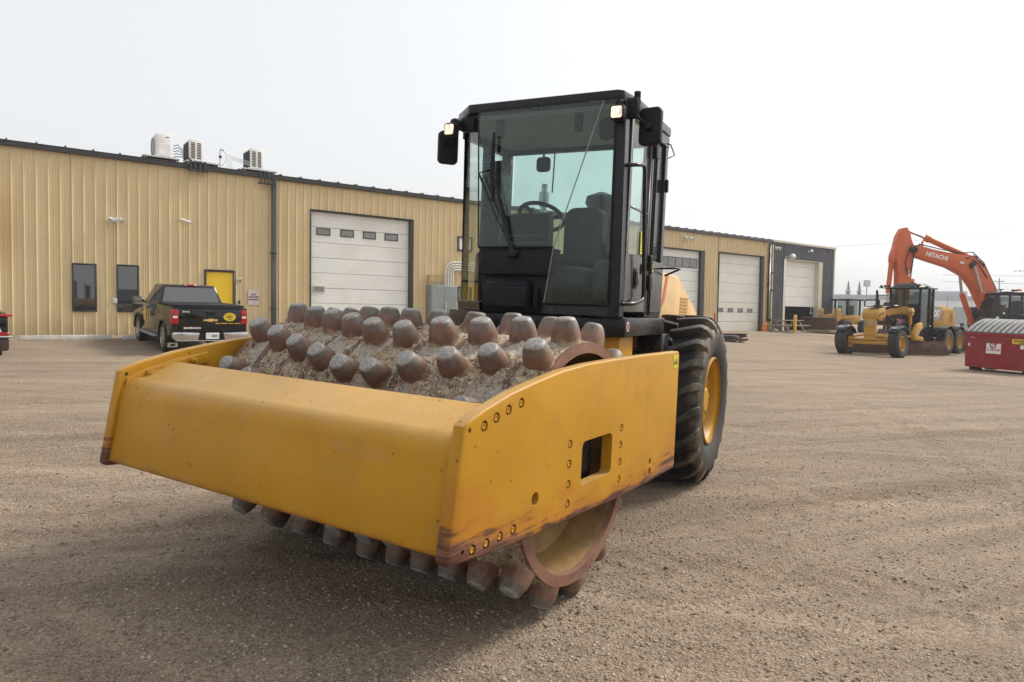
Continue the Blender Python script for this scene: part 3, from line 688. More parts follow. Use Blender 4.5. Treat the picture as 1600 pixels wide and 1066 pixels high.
# ------------------------------------------------------------------ slate shed
SX0, SX1, HS = 20.42, 27.9, 5.62
shed = thing('slate_shed', 'dark slate corrugated shed with half-raised white door', 'building', WB)
SO = [(21.78, 26.44, -.1, 4.66)]
RIB2 = [(0,0),(.08,0),(.1,.03),(.16,.03),(.18,0),(.2,0)]
panels(shed, SX0, SX1, HS, SO, MT['slate'], rib=RIB2, pitch=.2, per=4)
m_ = MB(); m_.box(SX0, 21.78, .05, .12, -.06, HS); m_.box(26.44, SX1, .05, .12, -.06, HS); m_.box(21.78, 26.44, .05, .12, 4.66, HS); m_.box(SX0, SX0+.1, .12, 12, -.06, HS); m_.box(SX1-.1, SX1-.0, .12, 12, -.06, HS)
m_.box(SX0, SX1, 11.9, 12, -.06, HS); m_.box(SX0, SX1, .12, 12, HS-.1, HS); m_.build('inner_wall', MT['trim_dark'], shed)
MB().box(SX0-.02, SX1+.12, -.14, 12.2, HS, HS+.14).build('roof_edge', MT['pale_trim'], shed, .01, 1)
MB().box(SX1-.02, SX1+.10, -.08, .14, -.1, HS).build('corner_trim', MT['pale_trim'], shed, .006, 1)
MB().box(SX0-.02, SX1+.02, .02, .2, -1.2, -.06).build('foundation', MT['concrete'], shed)
overhead(22.02, 26.0, 4.60, 7, MT['door_white'], None, .44, 3, 1.60, shed, .24, 'pale_trim', .25)
MB().box(20.6, 27.7, .13, 11.8, -.05, -.02).build('floor', MT['concrete'], shed)
MB().box(24.9, 26.0, 4.5, 4.9, 0, 2.2).build('stored_cabinet', MT['rusty'], shed)
def wall_lamp(x, z, label, s=1):
    t = thing('wall_lamp', label, 'lamp', onwall(x, z)); MB().box(-.06,.06,-.05,0,-.06,.06).build('mount', MT['galv'], t)
    MB().tube([(0,-.03,0),(0,-.2,.03)], .02).build('arm', MT['galv'], t)
    MB().lathe([(.02,.16),(.10,.13),(.16,.04),(.17,-.03),(.14,-.08),(.001,-.10)], (0,-.36,0), 'z', 16, T=Matrix.Scale(s,4)).build('lamp_head', MT['galv'], t); return t
wall_lamp(22.0, 4.74, 'silver barn lamp over the left corner of the shed door', 1.3); wall_lamp(24.6, 5.28, 'small lamp high on the shed wall above its door', .7)
floodlight(20.75, 5.26, 'twin floodlight at the joint of the workshop and the shed', 1.2)
t = thing('beige_post', 'beige square pipe post between the workshop and the shed', 'pipe', onwall(20.28, 0)); MB().box(-.09,.05,-.22,-.06,-.05,5.4).build('pipe', MT['beige_trim'], t, .01, 1)
for z_ in (2.5, 3.6): MB().box(-.12,.1,-.24,-.04,z_,z_+.12).build('clamp', MT['trim_dark'], t)
t = thing('chain_hoist', 'white pull handle hanging under the raised shed door', 'handle', onwall(25.55, 1.2)); MB().tube([(0,.2,.45),(0,.2,.05)], .02).build('rope', MT['print_white'], t); MB().box(-.05,.05,.16,.24,-.1,.06).build('grip', MT['print_white'], t, .02, 1)

# ------------------------------------------------------------------ padfoot roller
roll = thing('padfoot_roller', 'yellow padfoot roller with black glass cab, its drum towards the camera', 'road roller', DR)
RS, ZC, RP = .606, .742, .730      # shell radius, axle height, radius over pads
YC = .05
# drum shell with caked mud
nA, nY = 420, 190; y0, y1 = -1.045, 1.10
A = np.linspace(0, 2*np.pi, nA, endpoint=False); YY = np.linspace(y0, y1, nY)
colsY = [YC + .216*(4.5-k) for k in range(10)]
vs_ = []; bare = []
for a in A:
    for y in YY:
        p = Vector((math.cos(a)*RS, y, math.sin(a)*RS))
        n1 = mnoise.fractal(p*7, 1, 2, 5); n2 = mnoise.fractal(p*2.6+Vector((5,3,1)), 1, 2, 3); n3 = mnoise.noise(p*34)
        c = min(abs(((y-YC)/.216) % 1 - 0.0), abs(1-((y-YC)/.216) % 1))   # 0 midway between pad columns (10 columns: half offset)
        groove = max(0, 1-abs(c-.5+.5*0)/.17 if False else 1-c/.17) * (1 if n2 > -.05 else .15)
        n4 = mnoise.noise(p*58); h = .006 + .013*n1 + .008*n2 + .006*n3 + .005*n4
        edge = min(1, (y1-y)/.05, (y-y0)/.05)
        kk = min(9, max(0, round(4.5-(y-YC)/.216))); ap = math.degrees(a)-38.6-4.6*max(0, abs(kk-4.5)-.5); da = (ap+12.857) % 25.714-12.857
        dp = math.hypot(math.radians(da)*RS, y-colsY[kk]); h = h*(1-.85*groove) + .014*math.exp(-((dp-.072)/.022)**2)*max(0, .45+1.5*n1+.8*n4)
        h = h*edge
        vs_.append((math.cos(a)*(RS+h), y, ZC+math.sin(a)*(RS+h))); bare.append(min(1, groove*1.3 + (1-edge)*.8))
fs_ = [(i*nY+j, i*nY+j+1, ((i+1) % nA)*nY+j+1, ((i+1) % nA)*nY+j) for i in range(nA) for j in range(nY-1)]
me = bpy.data.meshes.new('drum'); me.from_pydata(vs_, [], fs_); me.attributes.new('bare', 'FLOAT', 'POINT').data.foreach_set('value', bare)
me.polygons.foreach_set('use_smooth', [True]*len(fs_)); me.materials.append(MT['mud']); me.update()
drum = bpy.data.objects.new('drum', me); COL.objects.link(drum); drum.parent = roll
for sgn, ye in ((1, y1), (-1, y0)):
    MB().lathe([(RS+.004, 0), (RS-.05, 0), (RS-.055, -.03*sgn), (RS-.03, -.05*sgn), (RS-.0, -.02*sgn)], (0, ye+.001*sgn, ZC), 'y', 72, True).build('drum_rim', MT['drum_rim'], drum, sharp=50)
    MB().lathe([(RS-.052, -.02*sgn), (RS-.075, -.12*sgn), (.50, -.20*sgn), (.34, -.26*sgn), (.20, -.26*sgn), (.18, -.20*sgn), (.001, -.20*sgn)], (0, ye, ZC), 'y', 64).build('drum_dish', MT['drum_in'], drum)
    MB().cyl((0, ye-.2*sgn, ZC), (0, ye-.02*sgn, ZC), .17, n=24).build('drum_hub', MT['black'], drum, .01, 1)
# one pad, then copies
nt_ = 36; H = RP-RS
prof = [(.001,H+.009),(.022,H+.009),(.044,H+.007),(.0485,H+.005),(.0540,H-.002),(.0600,H-.013),(.0685,H*.72),(.0760,H*.48),(.0800,H*.22),(.081,-.02)]
vs_ = []
pm = MB(); k_ = []
for q in range(nt_):
    a = 2*math.pi*q/nt_; ca_, sa_ = math.cos(a), math.sin(a); e = 2.25
    sq = (abs(ca_)**e + abs(sa_)**e)**(-1/e)
    for (r, h) in prof:
        tx = 1.0 if h > H*.7 else 1.0
        p = Vector((r*ca_*sq*.88, r*sa_*sq*.92, h))
        d = mnoise.noise(p*38)*.0010 + mnoise.noise(p*14+Vector((3,1,4)))*.0014
        if r > .03: p += Vector((ca_, sa_, 0))*d
        p.z += (mnoise.noise(p*30)*.0015 + mnoise.noise(p*11)*.002) if h > H*.8 else 0
        k_.append(tuple(p))
m_ = len(prof); pm.add(k_, [(k*m_+j, k*m_+j+1, ((k+1) % nt_)*m_+j+1, ((k+1) % nt_)*m_+j) for k in range(nt_) for j in range(m_-1)])
pad_me = pm.mesh('pad', MT['pad'], sharp=75)
pad0 = bpy.data.objects.new('pad', pad_me); COL.objects.link(pad0); pad0.parent = drum; first = True
for row in range(14):
    for k in range(10):
        a = R(38.6 + 25.714*row + 4.6*max(0, abs(k-4.5)-.5))
        ca_, sa_ = math.cos(a), math.sin(a); tw_ = random.uniform(0, 6.28) if False else random.choice((0, math.pi)) + random.uniform(-.15, .15)
        lift = random.uniform(-.008, .002)
        M_ = basis((ca_*(RS+lift), colsY[k], ZC+sa_*(RS+lift)), (sa_, 0, -ca_), (0, 1, 0), (ca_, 0, sa_)) @ Matrix.Rotation(tw_, 4, 'Z') @ Matrix.Rotation(random.uniform(-.05, .05), 4, 'X') @ Matrix.Diagonal((random.uniform(.95, 1.06), random.uniform(.95, 1.06), random.uniform(.95, 1.02), 1))
        if first: pad0.matrix_local = M_; first = False
        else: inst(pad0, drum, M_)
# side plates
PO = [(1.196,.590),(1.180,.578),(.94,.558),(.65,.538),(.18,.520),(-.27,.507),(-.73,.503),(-1.185,.511),(-1.205,.53),(-1.196,1.245),(-1.175,1.266),(-.62,1.266),(-.18,1.262),(.12,1.255),(.38,1.237),(.60,1.207),(.80,1.174),(.98,1.130),(1.085,1.098),(1.112,1.078)]
W_ = 1.173; TK = .058
def plate(sgn):
    ya, yb = (W_-TK, W_) if sgn > 0 else (-W_, -W_+TK)
    p = MB().prism(PO, 'y', ya, yb).build('side_plate', MT['yellow_plate'], None, .010, 3, 50)
    c = MB()
    y_a, y_b = ya-.1, yb+.1
    c.prism(rrect(-.027, .772, .175, .108, .035, 5), 'y', y_a, y_b)
    c2 = MB()
    holes = [(.988,1.066),(.907,1.088),(.821,1.109),(.726,1.127),(1.037,.602),(.944,.601),(.849,.603),(.749,.606)] + [(.275,z) for z in (.888,.794,.698,.606)] + [(-.316,z) for z in (.888,.795,.702,.609)]
    yo = W_ if sgn > 0 else -W_
    for (x, z) in holes: c2.cyl((x, yo-sgn*.022, z), (x, yo+sgn*.1, z), .0225, n=20)
    for (x, z, r) in ((.581,.697,.030), (-.766,.628,.020), (-.768,.572,.020), (1.083,1.062,.010), (1.10,.612,.010), (-.84,.60,.008)): c2.cyl((x, yo-sgn*.08, z), (x, yo+sgn*.1, z), r, n=18)
    for b in (c, c2): cut(p, b)
    p.parent = roll
    shade_disc = MB().lathe([(.001,.0),(.0215,.0)], ax='y', n=18).mesh('recess_shade', MT['rusty'])  # dark disc at each hole bottom, painting the shade of the recess
    bolt = MB().lathe([(.001,.010),(.006,.010),(.008,.012),(.0135,.012),(.0145,.008),(.0145,0)], ax='y', n=6).mesh('bolt', MT['yellow'])
    for (x, z) in holes:
        o = bpy.data.objects.new('bolt', bolt); COL.objects.link(o); o.parent = p
        q_ = bpy.data.objects.new('recess_shade', shade_disc); COL.objects.link(q_); q_.parent = p; q_.matrix_local = Matrix.Translation((x, yo-sgn*.0212, z))
        o.matrix_local = Matrix.Translation((x, yo-sgn*.014, z)) @ (Matrix.Rotation(math.pi, 4, 'Z') if sgn < 0 else I4) @ Matrix.Rotation(random.random(), 4, 'Y')
    return p
pl = plate(1); pr = plate(-1)
# weld flange: stiffening strip inside each plate's front edge, and the bolted bar on the far plate
for sgn, p_ in ((1, pl), (-1, pr)):
    s_ = sgn
    ins = [(1.165,.60),(1.085,1.04),(.97,1.09),(.80,1.135),(.60,1.165),(.60,1.10),(.78,1.075),(.95,1.03),(1.02,.99),(1.09,.62)]
    a, b = sorted((s_*(W_-TK), s_*(W_-TK-.016)))
    MB().prism(ins, 'y', a, b).build('stiffener', MT['yellow'], p_, .004, 2)
    bar = [(.985,1.035),(.985,1.08),(.68,1.155),(.68,1.10)]
    a, b = sorted((s_*(W_-TK-.0165), s_*(W_-TK-.032)))
    br = MB().prism(bar, 'y', a, b).build('clamp_bar', MT['yellow'], p_, .003, 1)
    for (x, z) in ((.96,1.055),(.88,1.083),(.80,1.101),(.715,1.122)):
        m = MB().lathe([(.026,0),(.026,.006),(.018,.007),(.018,.022),(.008,.024),(.008,.036),(.001,.036)], ax='y', n=12)
        o = m.build('bolt', MT['drum_rim'] if False else MT['yellow'], p_); o.matrix_local = Matrix.Translation((x, s_*(W_-TK-.032), z)) @ (Matrix.Rotation(math.pi, 4, 'Z') if s_ > 0 else I4)
t = MB().box(-1.160, -1.085, W_+.0005, W_+.0025, 1.165, 1.245).build('warning_sticker', MT['warn_yellow'], pl, label='small yellow warning sticker')
MB().prism([(-1.155,1.185),(-1.128,1.235),(-1.13,1.185)], 'y', W_+.003, W_+.004).build('pictogram', MT['print_black'], pl)
MB().prism([(-1.118,1.20),(-1.10,1.215),(-1.092,1.185),(-1.11,1.18)], 'y', W_+.003, W_+.004).build('pictogram', MT['print_black'], pl)
# front beam: bent plate
bp = [(.80,1.115),(.83,1.118),(1.00,1.045)]
bp += [(1.00+.115*math.sin(R(a)) + .0, .93+.115*math.cos(R(a))) for a in range(20, 86, 8)]
bp += [(1.135,.80),(1.172,.612),(1.168,.598),(1.10,.592)]
inner = [(1.09,.612),(1.145,.615),(1.11,.80)] + [(1.00+.09*math.sin(R(a)), .925+.09*math.cos(R(a))) for a in range(85, 19, -13)] + [(.99,1.015),(.80,1.09)]
beam = MB().prism(bp + inner, 'y', -W_+TK-.004, W_-TK+.004).build('front_beam', MT['yellow_beam'], roll, .004, 2, 60)
# rear crossmember, hitch and hub carriers
MB().box(-1.19, -1.02, -W_+TK, W_-TK, .72, 1.18).build('rear_beam', MT['yellow'], roll, .02, 2)
for s_ in (1, -1):
    MB().box(-.30, .4, *sorted((s_*.95, s_*1.01)), .62, 1.02).cyl((0,s_*.9,ZC),(0,s_*1.0,ZC),.20,n=28).build('drum_carrier', MT['black'], roll, .01, 1)
    MB().cyl((.14,s_*1.0,.74),(.14,s_*1.09,.74),.055,n=16).cyl((.15,s_*1.0,.84),(.15,s_*1.06,.84),.035,n=12).build('motor_casting', MT['yellow'], roll, .012, 2)
MB().box(-1.75, -1.15, -.28, .28, .55, .95).build('hitch', MT['yellow'], roll, .03, 2)
# scraper bar behind the drum
MB().box(-.86, -.80, -1.05, 1.05, .82, .95).build('scraper', MT['black'], roll, .01, 1)

# rear unit: articulated 5 degrees against the drum frame
REAR_W = frame(DR @ Vector((-1.4, 0, 0)), R(27), .0299)
RR = DR.inverted() @ REAR_W
def rb(mb, name, mat, parent=roll, **k):
    o = mb.build(name, mat, None, **k); o.parent = parent
    o.matrix_local = RR if parent is roll else I4
    return o
rb(MB().box(-2.9, .30, -.42, .42, .62, 1.16), 'rear_frame', MT['yellow'], bevel=.03)
rb(MB().box(.0, .30, .42, .74, 1.12, 1.33), 'step_bracket', MT['yellow'], bevel=.01)
# platform
plat = rb(MB().prism([(.46,-.24),(.46,.28),(.385,.80),(-.60,.80),(-.60,-.72),(.12,-.72)], 'z', 1.335, 1.462), 'platform', MT['black'], bevel=.008)
MB().lathe([(.001,.004),(.032,.004),(.032,0)], (.335,.8015,1.402), 'y', 20).build('round_sticker', MT['print_white'], plat)
MB().lathe([(.020,.0055),(.027,.0055)], (.335,.8015,1.402), 'y', 20).build('sticker_ring', MT['print_red'], plat)
MB().box(.328,.342,.805,.8075,1.388,1.418).build('pictogram', MT['print_black'], plat)
# cab frame
ZT = 2.845
cf = MB()
def bar(a, b, r=.03, m=None): (m or cf).tube([a, b], r, 4)
cf.hexa([(.455,.695,1.462),(.455,.775,1.462),(.355,.775,1.462),(.355,.735,1.462)], [(.485,.70,ZT),(.485,.765,ZT),(.40,.765,ZT),(.40,.735,ZT)])       # left-front post
cf.hexa([(.125,-.565,1.462),(.125,-.62,1.462),(.09,-.62,1.462),(.09,-.565,1.462)], [(.155,-.615,ZT),(.155,-.595,ZT),(.12,-.595,ZT),(.12,-.615,ZT)])
cf.box(-.22, -.14, .70, .765, 1.462, ZT); cf.box(-.60, -.53, .68, .76, 1.462, ZT); cf.box(-.60, -.53, -.66, -.58, 1.462, ZT); cf.box(-.30,-.20,-.66,-.60,1.462,ZT)
cf.box(-.60, -.55, -.58, .68, 1.462, 1.95); cf.box(-.60, -.55, -.58, .68, 2.78, ZT)      # rear wall
cf.box(-.60, .09, -.66, -.62, 1.462, 1.535); cf.box(-.60, .12, -.66, -.60, 2.77, ZT)
cf.box(-.55, -.22, .71, .76, 1.462, 1.86); cf.box(-.60, .42, .70, .765, 2.76, ZT)
cf.hexa([(.52,.25,1.462),(.455,.70,1.462),(.40,.70,1.462),(.46,.25,1.462)], [(.515,.27,1.532),(.44,.71,1.540),(.39,.71,1.540),(.46,.27,1.532)])      # sill under the corner glass
cf.hexa([(.52,-.22,1.462),(.46,-.22,1.462),(.08,-.60,1.462),(.13,-.64,1.462)], [(.52,-.23,1.532),(.46,-.23,1.532),(.08,-.60,1.532),(.13,-.64,1.532)])
cf.box(-.30,-.12,-.60,-.44,1.462,ZT-.2)   # column inside at the back left
cab = rb(cf, 'cab', MT['black'], bevel=.006, seg=1)
rf = MB()
ro = [(.47,-.40),(.47,.70),(.44,.735),(.22,.772),(-.60,.772),(-.60,-.68),(.15,-.68),(.28,-.60)]
rf.prism(ro, 'z', 2.85, 2.915); rf.hexa([(.45,-.40,2.916),(.45,.69,2.916),(-.58,.75,2.916),(-.58,-.64,2.916)], [(.36,-.36,2.945),(.36,.66,2.945),(-.5,.7,2.945),(-.5,-.6,2.945)])
rb(rf, 'roof', MT['black'], cab, bevel=.008)
rb(MB().box(-.56, .40, -.58, .70, 2.815, 2.848), 'headliner', MT['headliner'], cab)
def pane(quad, name, mat, parent, t=.006):
    q = [Vector(p) for p in quad]; n = (q[1]-q[0]).cross(q[-1]-q[0]).normalized()*t
    k = len(q); m = MB().add([tuple(p) for p in q] + [tuple(p+n) for p in q], [tuple(range(k)), tuple(range(2*k-1, k-1, -1))] + [(i, (i+1) % k, (i+1) % k+k, i+k) for i in range(k)])
    return m.build(name, mat, parent, sharp=20)
pane([(.462,-.315,2.85),(.535,-.236,1.905),(.535,.327,1.905),(.470,.604,2.85)], 'windshield', MT['glass_cab'], cab)
pane([(.470,.610,2.85),(.535,.333,1.905),(.52,.272,1.532),(.448,.705,1.540),(.478,.698,2.85)], 'corner_window', MT['glass_cab'], cab, .004)
pane([(.462,-.320,2.85),(.14,-.60,2.85),(.11,-.63,1.532),(.525,-.232,1.532),(.535,-.240,1.905)], 'corner_window', MT['glass_side'], cab, .004)
pane([(-.565,-.55,2.78),(-.565,-.55,1.95),(-.565,.66,1.95),(-.565,.66,2.78)], 'rear_window', MT['glass_cab'], cab)
pane([(-.22,-.63,2.77),(-.22,-.63,1.54),(.08,-.63,1.54),(.10,-.62,2.77)], 'side_window', MT['glass_side'], cab); pane([(-.60,-.63,2.77),(-.60,-.63,1.54),(-.30,-.63,1.54),(-.30,-.63,2.77)], 'side_window', MT['glass_side'], cab)
pane([(-.235,.738,1.90),(-.54,.738,1.90),(-.54,.738,2.76),(-.235,.738,2.76)], 'side_window', MT['glass_side'], cab)
# seal lines of the two glass folds
MB().tube([(.474,.610,2.85),(.540,.332,1.905)], .0042, 6).tube([(.540,.332,1.905),(.527,.272,1.532)], .0035, 6).build('window_seal', MT['grey'], cab)
MB().tube([(.468,-.320,2.85),(.540,-.238,1.905)], .006, 6).build('window_seal', MT['black'], cab)
MB().tube([(.54,-.238,1.906),(.54,.332,1.906)], .007, 6).tube([(.527,.272,1.534),(.46,.70,1.541)], .008, 6).tube([(.46,.703,1.541),(.484,.700,2.83)], .009, 6).build('window_seal', MT['black_matte'], cab)
# nose panel, vent box
nz = MB(); nz.hexa([(.545,-.232,1.72),(.545,.300,1.72),(.40,.30,1.72),(.40,-.232,1.72)], [(.528,-.236,1.90),(.528,.330,1.90),(.40,.33,1.90),(.40,-.236,1.90)])
nz.hexa([(.50,-.215,1.462),(.50,.262,1.462),(.40,.26,1.462),(.40,-.215,1.462)], [(.50,-.226,1.719),(.50,.290,1.719),(.40,.29,1.719),(.40,-.226,1.719)])
nose = rb(nz, 'nose_panel', MT['black_matte'], cab, bevel=.006)
for (y, z) in ((-.20,1.86),(-.20,1.80),(.27,1.86),(.255,1.80)):
    MB().lathe([(.001,.006),(.008,.006),(.009,0)], (.54,y,z), 'x', 8).build('screw', MT['black'], cab)
vb = MB().box(.501, .62, -.145, .185, 1.50, 1.645); vb.hexa([(.62,-.145,1.646),(.62,.185,1.646),(.501,.185,1.646),(.501,-.145,1.646)], [(.56,-.12,1.69),(.56,.165,1.69),(.501,.165,1.69),(.501,-.12,1.69)])
vbo = rb(vb, 'vent_box', MT['black_matte'], cab, bevel=.008)
for k in range(8): MB().box(.6205, .6255, -.105, .145, 1.515+.0155*k, 1.5225+.0155*k).build('vent_slat', MT['black'], cab)
MB().box(.502, .56, .205, .235, 1.50, 1.63).build('hinge_box', MT['black_matte'], cab, .004, 1)
# door on the machine's left
dm = MB(); dm.box(-.135, .37, .752, .776, 1.50, 1.885); dm.box(-.135, -.095, .752, .776, 1.885, 2.80); dm.box(.325, .37, .752, .776, 1.885, 2.80); dm.box(-.095, .325, .752, .776, 2.755, 2.80); dm.box(-.095,.325,.758,.772,2.19,2.205)
door = rb(dm, 'door', MT['black_gloss'], cab, bevel=.004, seg=1)
pane([(.33,.760,1.88),(-.10,.760,1.88),(-.10,.760,2.76),(.33,.760,2.76)], 'door_window', MT['glass_side'], cab)
MB().box(.115,.185,.777,.783,1.66,1.80).build('latch_plate', MT['black_matte'], cab, .003, 1); MB().box(.13,.17,.783,.800,1.68,1.78).build('door_handle', MT['black_gloss'], cab, .006, 2)
MB().lathe([(.001,.006),(.012,.006),(.012,0)], (.03,.7765,1.80), 'y', 10).box(.026,.034,.777,.784,1.765,1.835).build('lock', MT['black_matte'], cab)
MB().box(-.02,.055,.7725,.775,1.905,2.06).build('instruction_sticker', MT['warn_yellow'], cab)
for k in range(7): MB().box(-.012,.045,.7752,.7758,1.92+.019*k,1.926+.019*k).build('printed_line', MT['print_black'], cab)
for z_ in (2.60, 1.80, 1.66): MB().box(-.20,-.14,.766,.80,z_,z_+.11).build('hinge', MT['black_matte'], cab, .006, 1)
for k in range(2): MB().tube([(-.155-.045*k,.785,1.48),(-.155-.045*k,.785,2.80)], .007, 6).build('door_seal', MT['black'], cab)
MB().box(-.575,-.225,.761,.772,1.50,1.88).build('side_panel', MT['black_gloss'], cab, .004, 1)
MB().box(-.29,-.255,.773,.776,1.80,1.86).build('small_sticker', MT['warn_yellow'], cab)
# grab rail
def rail(pts, r, name, mat, par):
    P = [Vector(p) for p in pts]; out = [P[0]]
    for i in range(1, len(P)-1):
        a, b = (P[i-1]-P[i]).normalized(), (P[i+1]-P[i]).normalized(); d = .05
        for k in range(5):
            t = k/4; out.append((P[i]+a*d)*(1-t)**2 + P[i]*2*t*(1-t) + (P[i]+b*d)*t*t)
    out.append(P[-1]); return MB().tube(out, r, 10).build(name, mat, par)
rail([(.43,.775,2.44),(.38,.83,2.45),(.235,.83,2.475),(.105,.83,1.59),(.33,.83,1.555),(.40,.775,1.55)], .013, 'grab_rail', MT['black'], cab)
rail([(-.45,.775,1.835),(-.45,.90,1.84),(-.62,.90,1.845),(-.62,.775,1.79)], .008, 'rear_handle', MT['black'], cab)
# lamps with brackets
def work_lamp(y, z, sgn):
    m = MB(); rbox(m, (.545, y, z), (.06, .092, .092), .02, 'x'); o = rb(m, 'work_lamp', MT['black_matte'], cab, bevel=.005)
    m = MB(); rbox(m, (.577, y, z), (.006, .070, .070), .012, 'x'); m.build('lamp_lens', MT['lamp_lit'], cab)
    m = MB().box(.40, .52, *sorted((y+sgn*.02, y-sgn*.02)), z+.03, z+.085); m.tube([(.53,y,z+.04),(.50,y,z+.09)], .012, 6)
    m.tube([(.45,y,z+.06),(.50,y+.03*sgn,z+.09),(.5,y+.05*sgn,z+.03),(.53,y+.01,z)], .006, 5); rb(m, 'lamp_bracket', MT['black_matte'], cab, bevel=.003, seg=1)
work_lamp(.735, 2.742, 1); work_lamp(-.492, 2.725, -1)
def mirror(c, sx, arm, tilt):
    m = MB(); rbox(m, (0,0,0), (.05,.150,.238), .035, 'x', 5)
    o = m.build('mirror', MT['black_matte'], cab, .014, 3, 60)
    o.matrix_local = Matrix.Translation(c) @ Matrix.Rotation(tilt, 4, 'Z')
    m = MB(); rbox(m, (-.027,0,0), (.004,.135,.222), .03, 'x', 5); g = m.build('mirror_glass', MT['chrome'], cab); g.matrix_local = o.matrix_local
    MB().tube(arm, .010, 8).build('mirror_arm', MT['black_matte'], cab)
    e = arm[-1]; MB().lathe([(.001,.03),(.018,.03),(.024,.015),(.024,-.01)], e, 'x', 12).build('mirror_joint', MT['black_matte'], cab)
mirror((.38,.900,2.685), 1, [(.42,.77,2.79),(.44,.80,2.765),(.44,.86,2.71),(.41,.895,2.675)], R(-8))
mirror((.38,-.622,2.645), -1, [(.46,-.46,2.80),(.44,-.56,2.73),(.42,-.62,2.66),(.41,-.65,2.65)], R(48))
rb(MB().box(.38,.45,.745,.83,2.74,2.86), 'mirror_bracket', MT['black_matte'], cab, bevel=.006, seg=1); rb(MB().cyl((.42,.815,2.74),(.42,.815,2.90),.022,n=10), 'bracket_pin', MT['black_matte'], cab)
rb(MB().box(.40,.46,-.47,-.36,2.735,2.83).box(.40,.52,-.52,-.44,2.755,2.80), 'mirror_bracket', MT['black_matte'], cab, bevel=.006, seg=1)
MB().tube([(-.5,.77,2.78),(-.5,.80,2.77),(-.55,.82,2.70),(-.55,.775,2.68)], .005, 5).build('rear_wire', MT['black'], cab); MB().box(-.57,-.53,.762,.785,2.42,2.52).build('rear_mirror', MT['black_matte'], cab, .01, 2)
# wipers
MB().tube([(.56,.045,1.86),(.565,.0,1.97),(.55,-.14,2.41)], [.018,.015,.010], 6).tube([(.555,.055,1.86),(.56,-.10,2.12),(.545,-.255,2.415),(.54,-.16,2.435)], .008, 6).build('wiper_arm', MT['black'], cab)
MB().tube([(.515,-.163,2.69),(.545,-.150,2.42),(.56,-.125,2.22)], [.010,.021,.014], 6).tube([(.56,.015,1.95),(.556,-.02,2.08),(.548,-.10,2.30)], .009, 5).build('wiper_blade', MT['black_matte'], cab)
MB().box(.535,.575,.0,.075,1.835,1.885).build('wiper_motor', MT['black_matte'], cab, .008, 1)
for y_ in (-.19, .40): MB().box(.40,.44,y_,y_+.045,2.68,2.80).build('sun_clip', MT['black_matte'], cab)
# interior
m = MB(); rbox(m, (-.30,.225,2.06), (.14,.32,.44), .09, 'x', 5); m.build('seat_back', MT['seat'], cab, .03, 3, 50)
m = MB(); m.box(-.24,.22,.06,.42,1.66,1.80); m.build('seat_cushion', MT['seat'], cab, .04, 3); MB().box(-.2,.15,.1,.36,1.462,1.66).build('seat_base', MT['black_matte'], cab, .02, 1)
MB().box(-.28,.10,.44,.56,1.58,1.86).build('arm_rest', MT['seat'], cab, .03, 2); MB().cyl((.02,.5,1.86),(.04,.5,1.98),.02,n=8).build('drive_lever', MT['black'], cab)
m = MB().lathe([(.165+.015*math.cos(R(a)), .015*math.sin(R(a))) for a in range(0,360,45)], (0,0,0), 'z', 32, True)
for k in range(3): m.tube([(0,0,-.02),(.155*math.cos(R(90+120*k)),.155*math.sin(R(90+120*k)),0)], .014, 6)
m.cyl((0,0,-.05),(0,0,.0),.05,.045,12); T_ = Matrix.Translation((.10,.03,2.165)) @ Matrix.Rotation(R(-30), 4, 'Y'); o = m.build('steering_wheel', MT['black_matte'], cab); o.matrix_local = T_
MB().hexa([(.42,-.20,1.462),(.42,.24,1.462),(.22,.2,1.462),(.22,-.16,1.462)], [(.36,-.17,2.14),(.36,.21,2.14),(.20,.18,2.19),(.20,-.14,2.19)]).build('dash_console', MT['black_matte'], cab, .03, 3)
for k in range(4): MB().box(.375-.02*k,.40-.02*k,-.15+.015*k,.19-.015*k,1.93+.055*k,1.955+.055*k).build('dash_vent', MT['seat'], cab, .008, 2)
MB().box(.08,.26,-.44,-.30,1.462,1.90).build('side_console', MT['black_matte'], cab, .04, 3)
rb(MB().tube([(-.52,-.26,2.80),(-.52,-.26,2.70)], .01, 6), 'rear_wiper', MT['black'], cab); m = MB(); rbox(m, (-.52,-.26,2.68), (.04,.12,.12), .03, 'x'); m.build('rear_lamp', MT['black_matte'], cab, .01, 1)
MB().tube([(-.54,-.17,2.78),(-.54,-.18,2.45)], .006, 5).build('wiper_blade', MT['black'], cab)
m = MB(); rbox(m, (.36,.60,2.70), (.02,.11,.15), .045, 'x', 5); m.build('inside_mirror', MT['black_matte'], cab, .006, 1)
# engine hood, exhaust
hd_ = [(-.80,1.16),(-.80,1.86),(-2.0,1.86),(-2.88,1.52),(-3.0,1.16)]
hood = rb(MB().prism(hd_, 'y', -.55, .55), 'hood', MT['cream'], bevel=.03)
for k in range(14): MB().box(-2.42,-2.10,.551,.556,1.22+.032*k,1.236+.032*k).build('hood_louvre', MT['yellow_far'], hood)
MB().prism([(-1.40,1.55),(-1.52,1.85),(-1.60,1.85),(-1.50,1.60)], 'y', .551, .554).build('red_stripe', MT['faded_red'], hood)
rb(MB().cyl((-1.6,-.74,1.55),(-1.6,-.74,2.72),.03,n=12).cyl((-1.6,-.74,2.5),(-1.6,-.74,2.64),.05,n=12), 'exhaust', MT['steel'])
rb(MB().cyl((-1.5,-.10,1.85),(-1.5,-.10,2.5),.11,n=20).lathe([(.12,2.45),(.15,2.5),(.14,2.56),(.04,2.6),(.001,2.6)], (-1.5,-.10,0), 'z', 20), 'air_cleaner', MT['black_matte'])
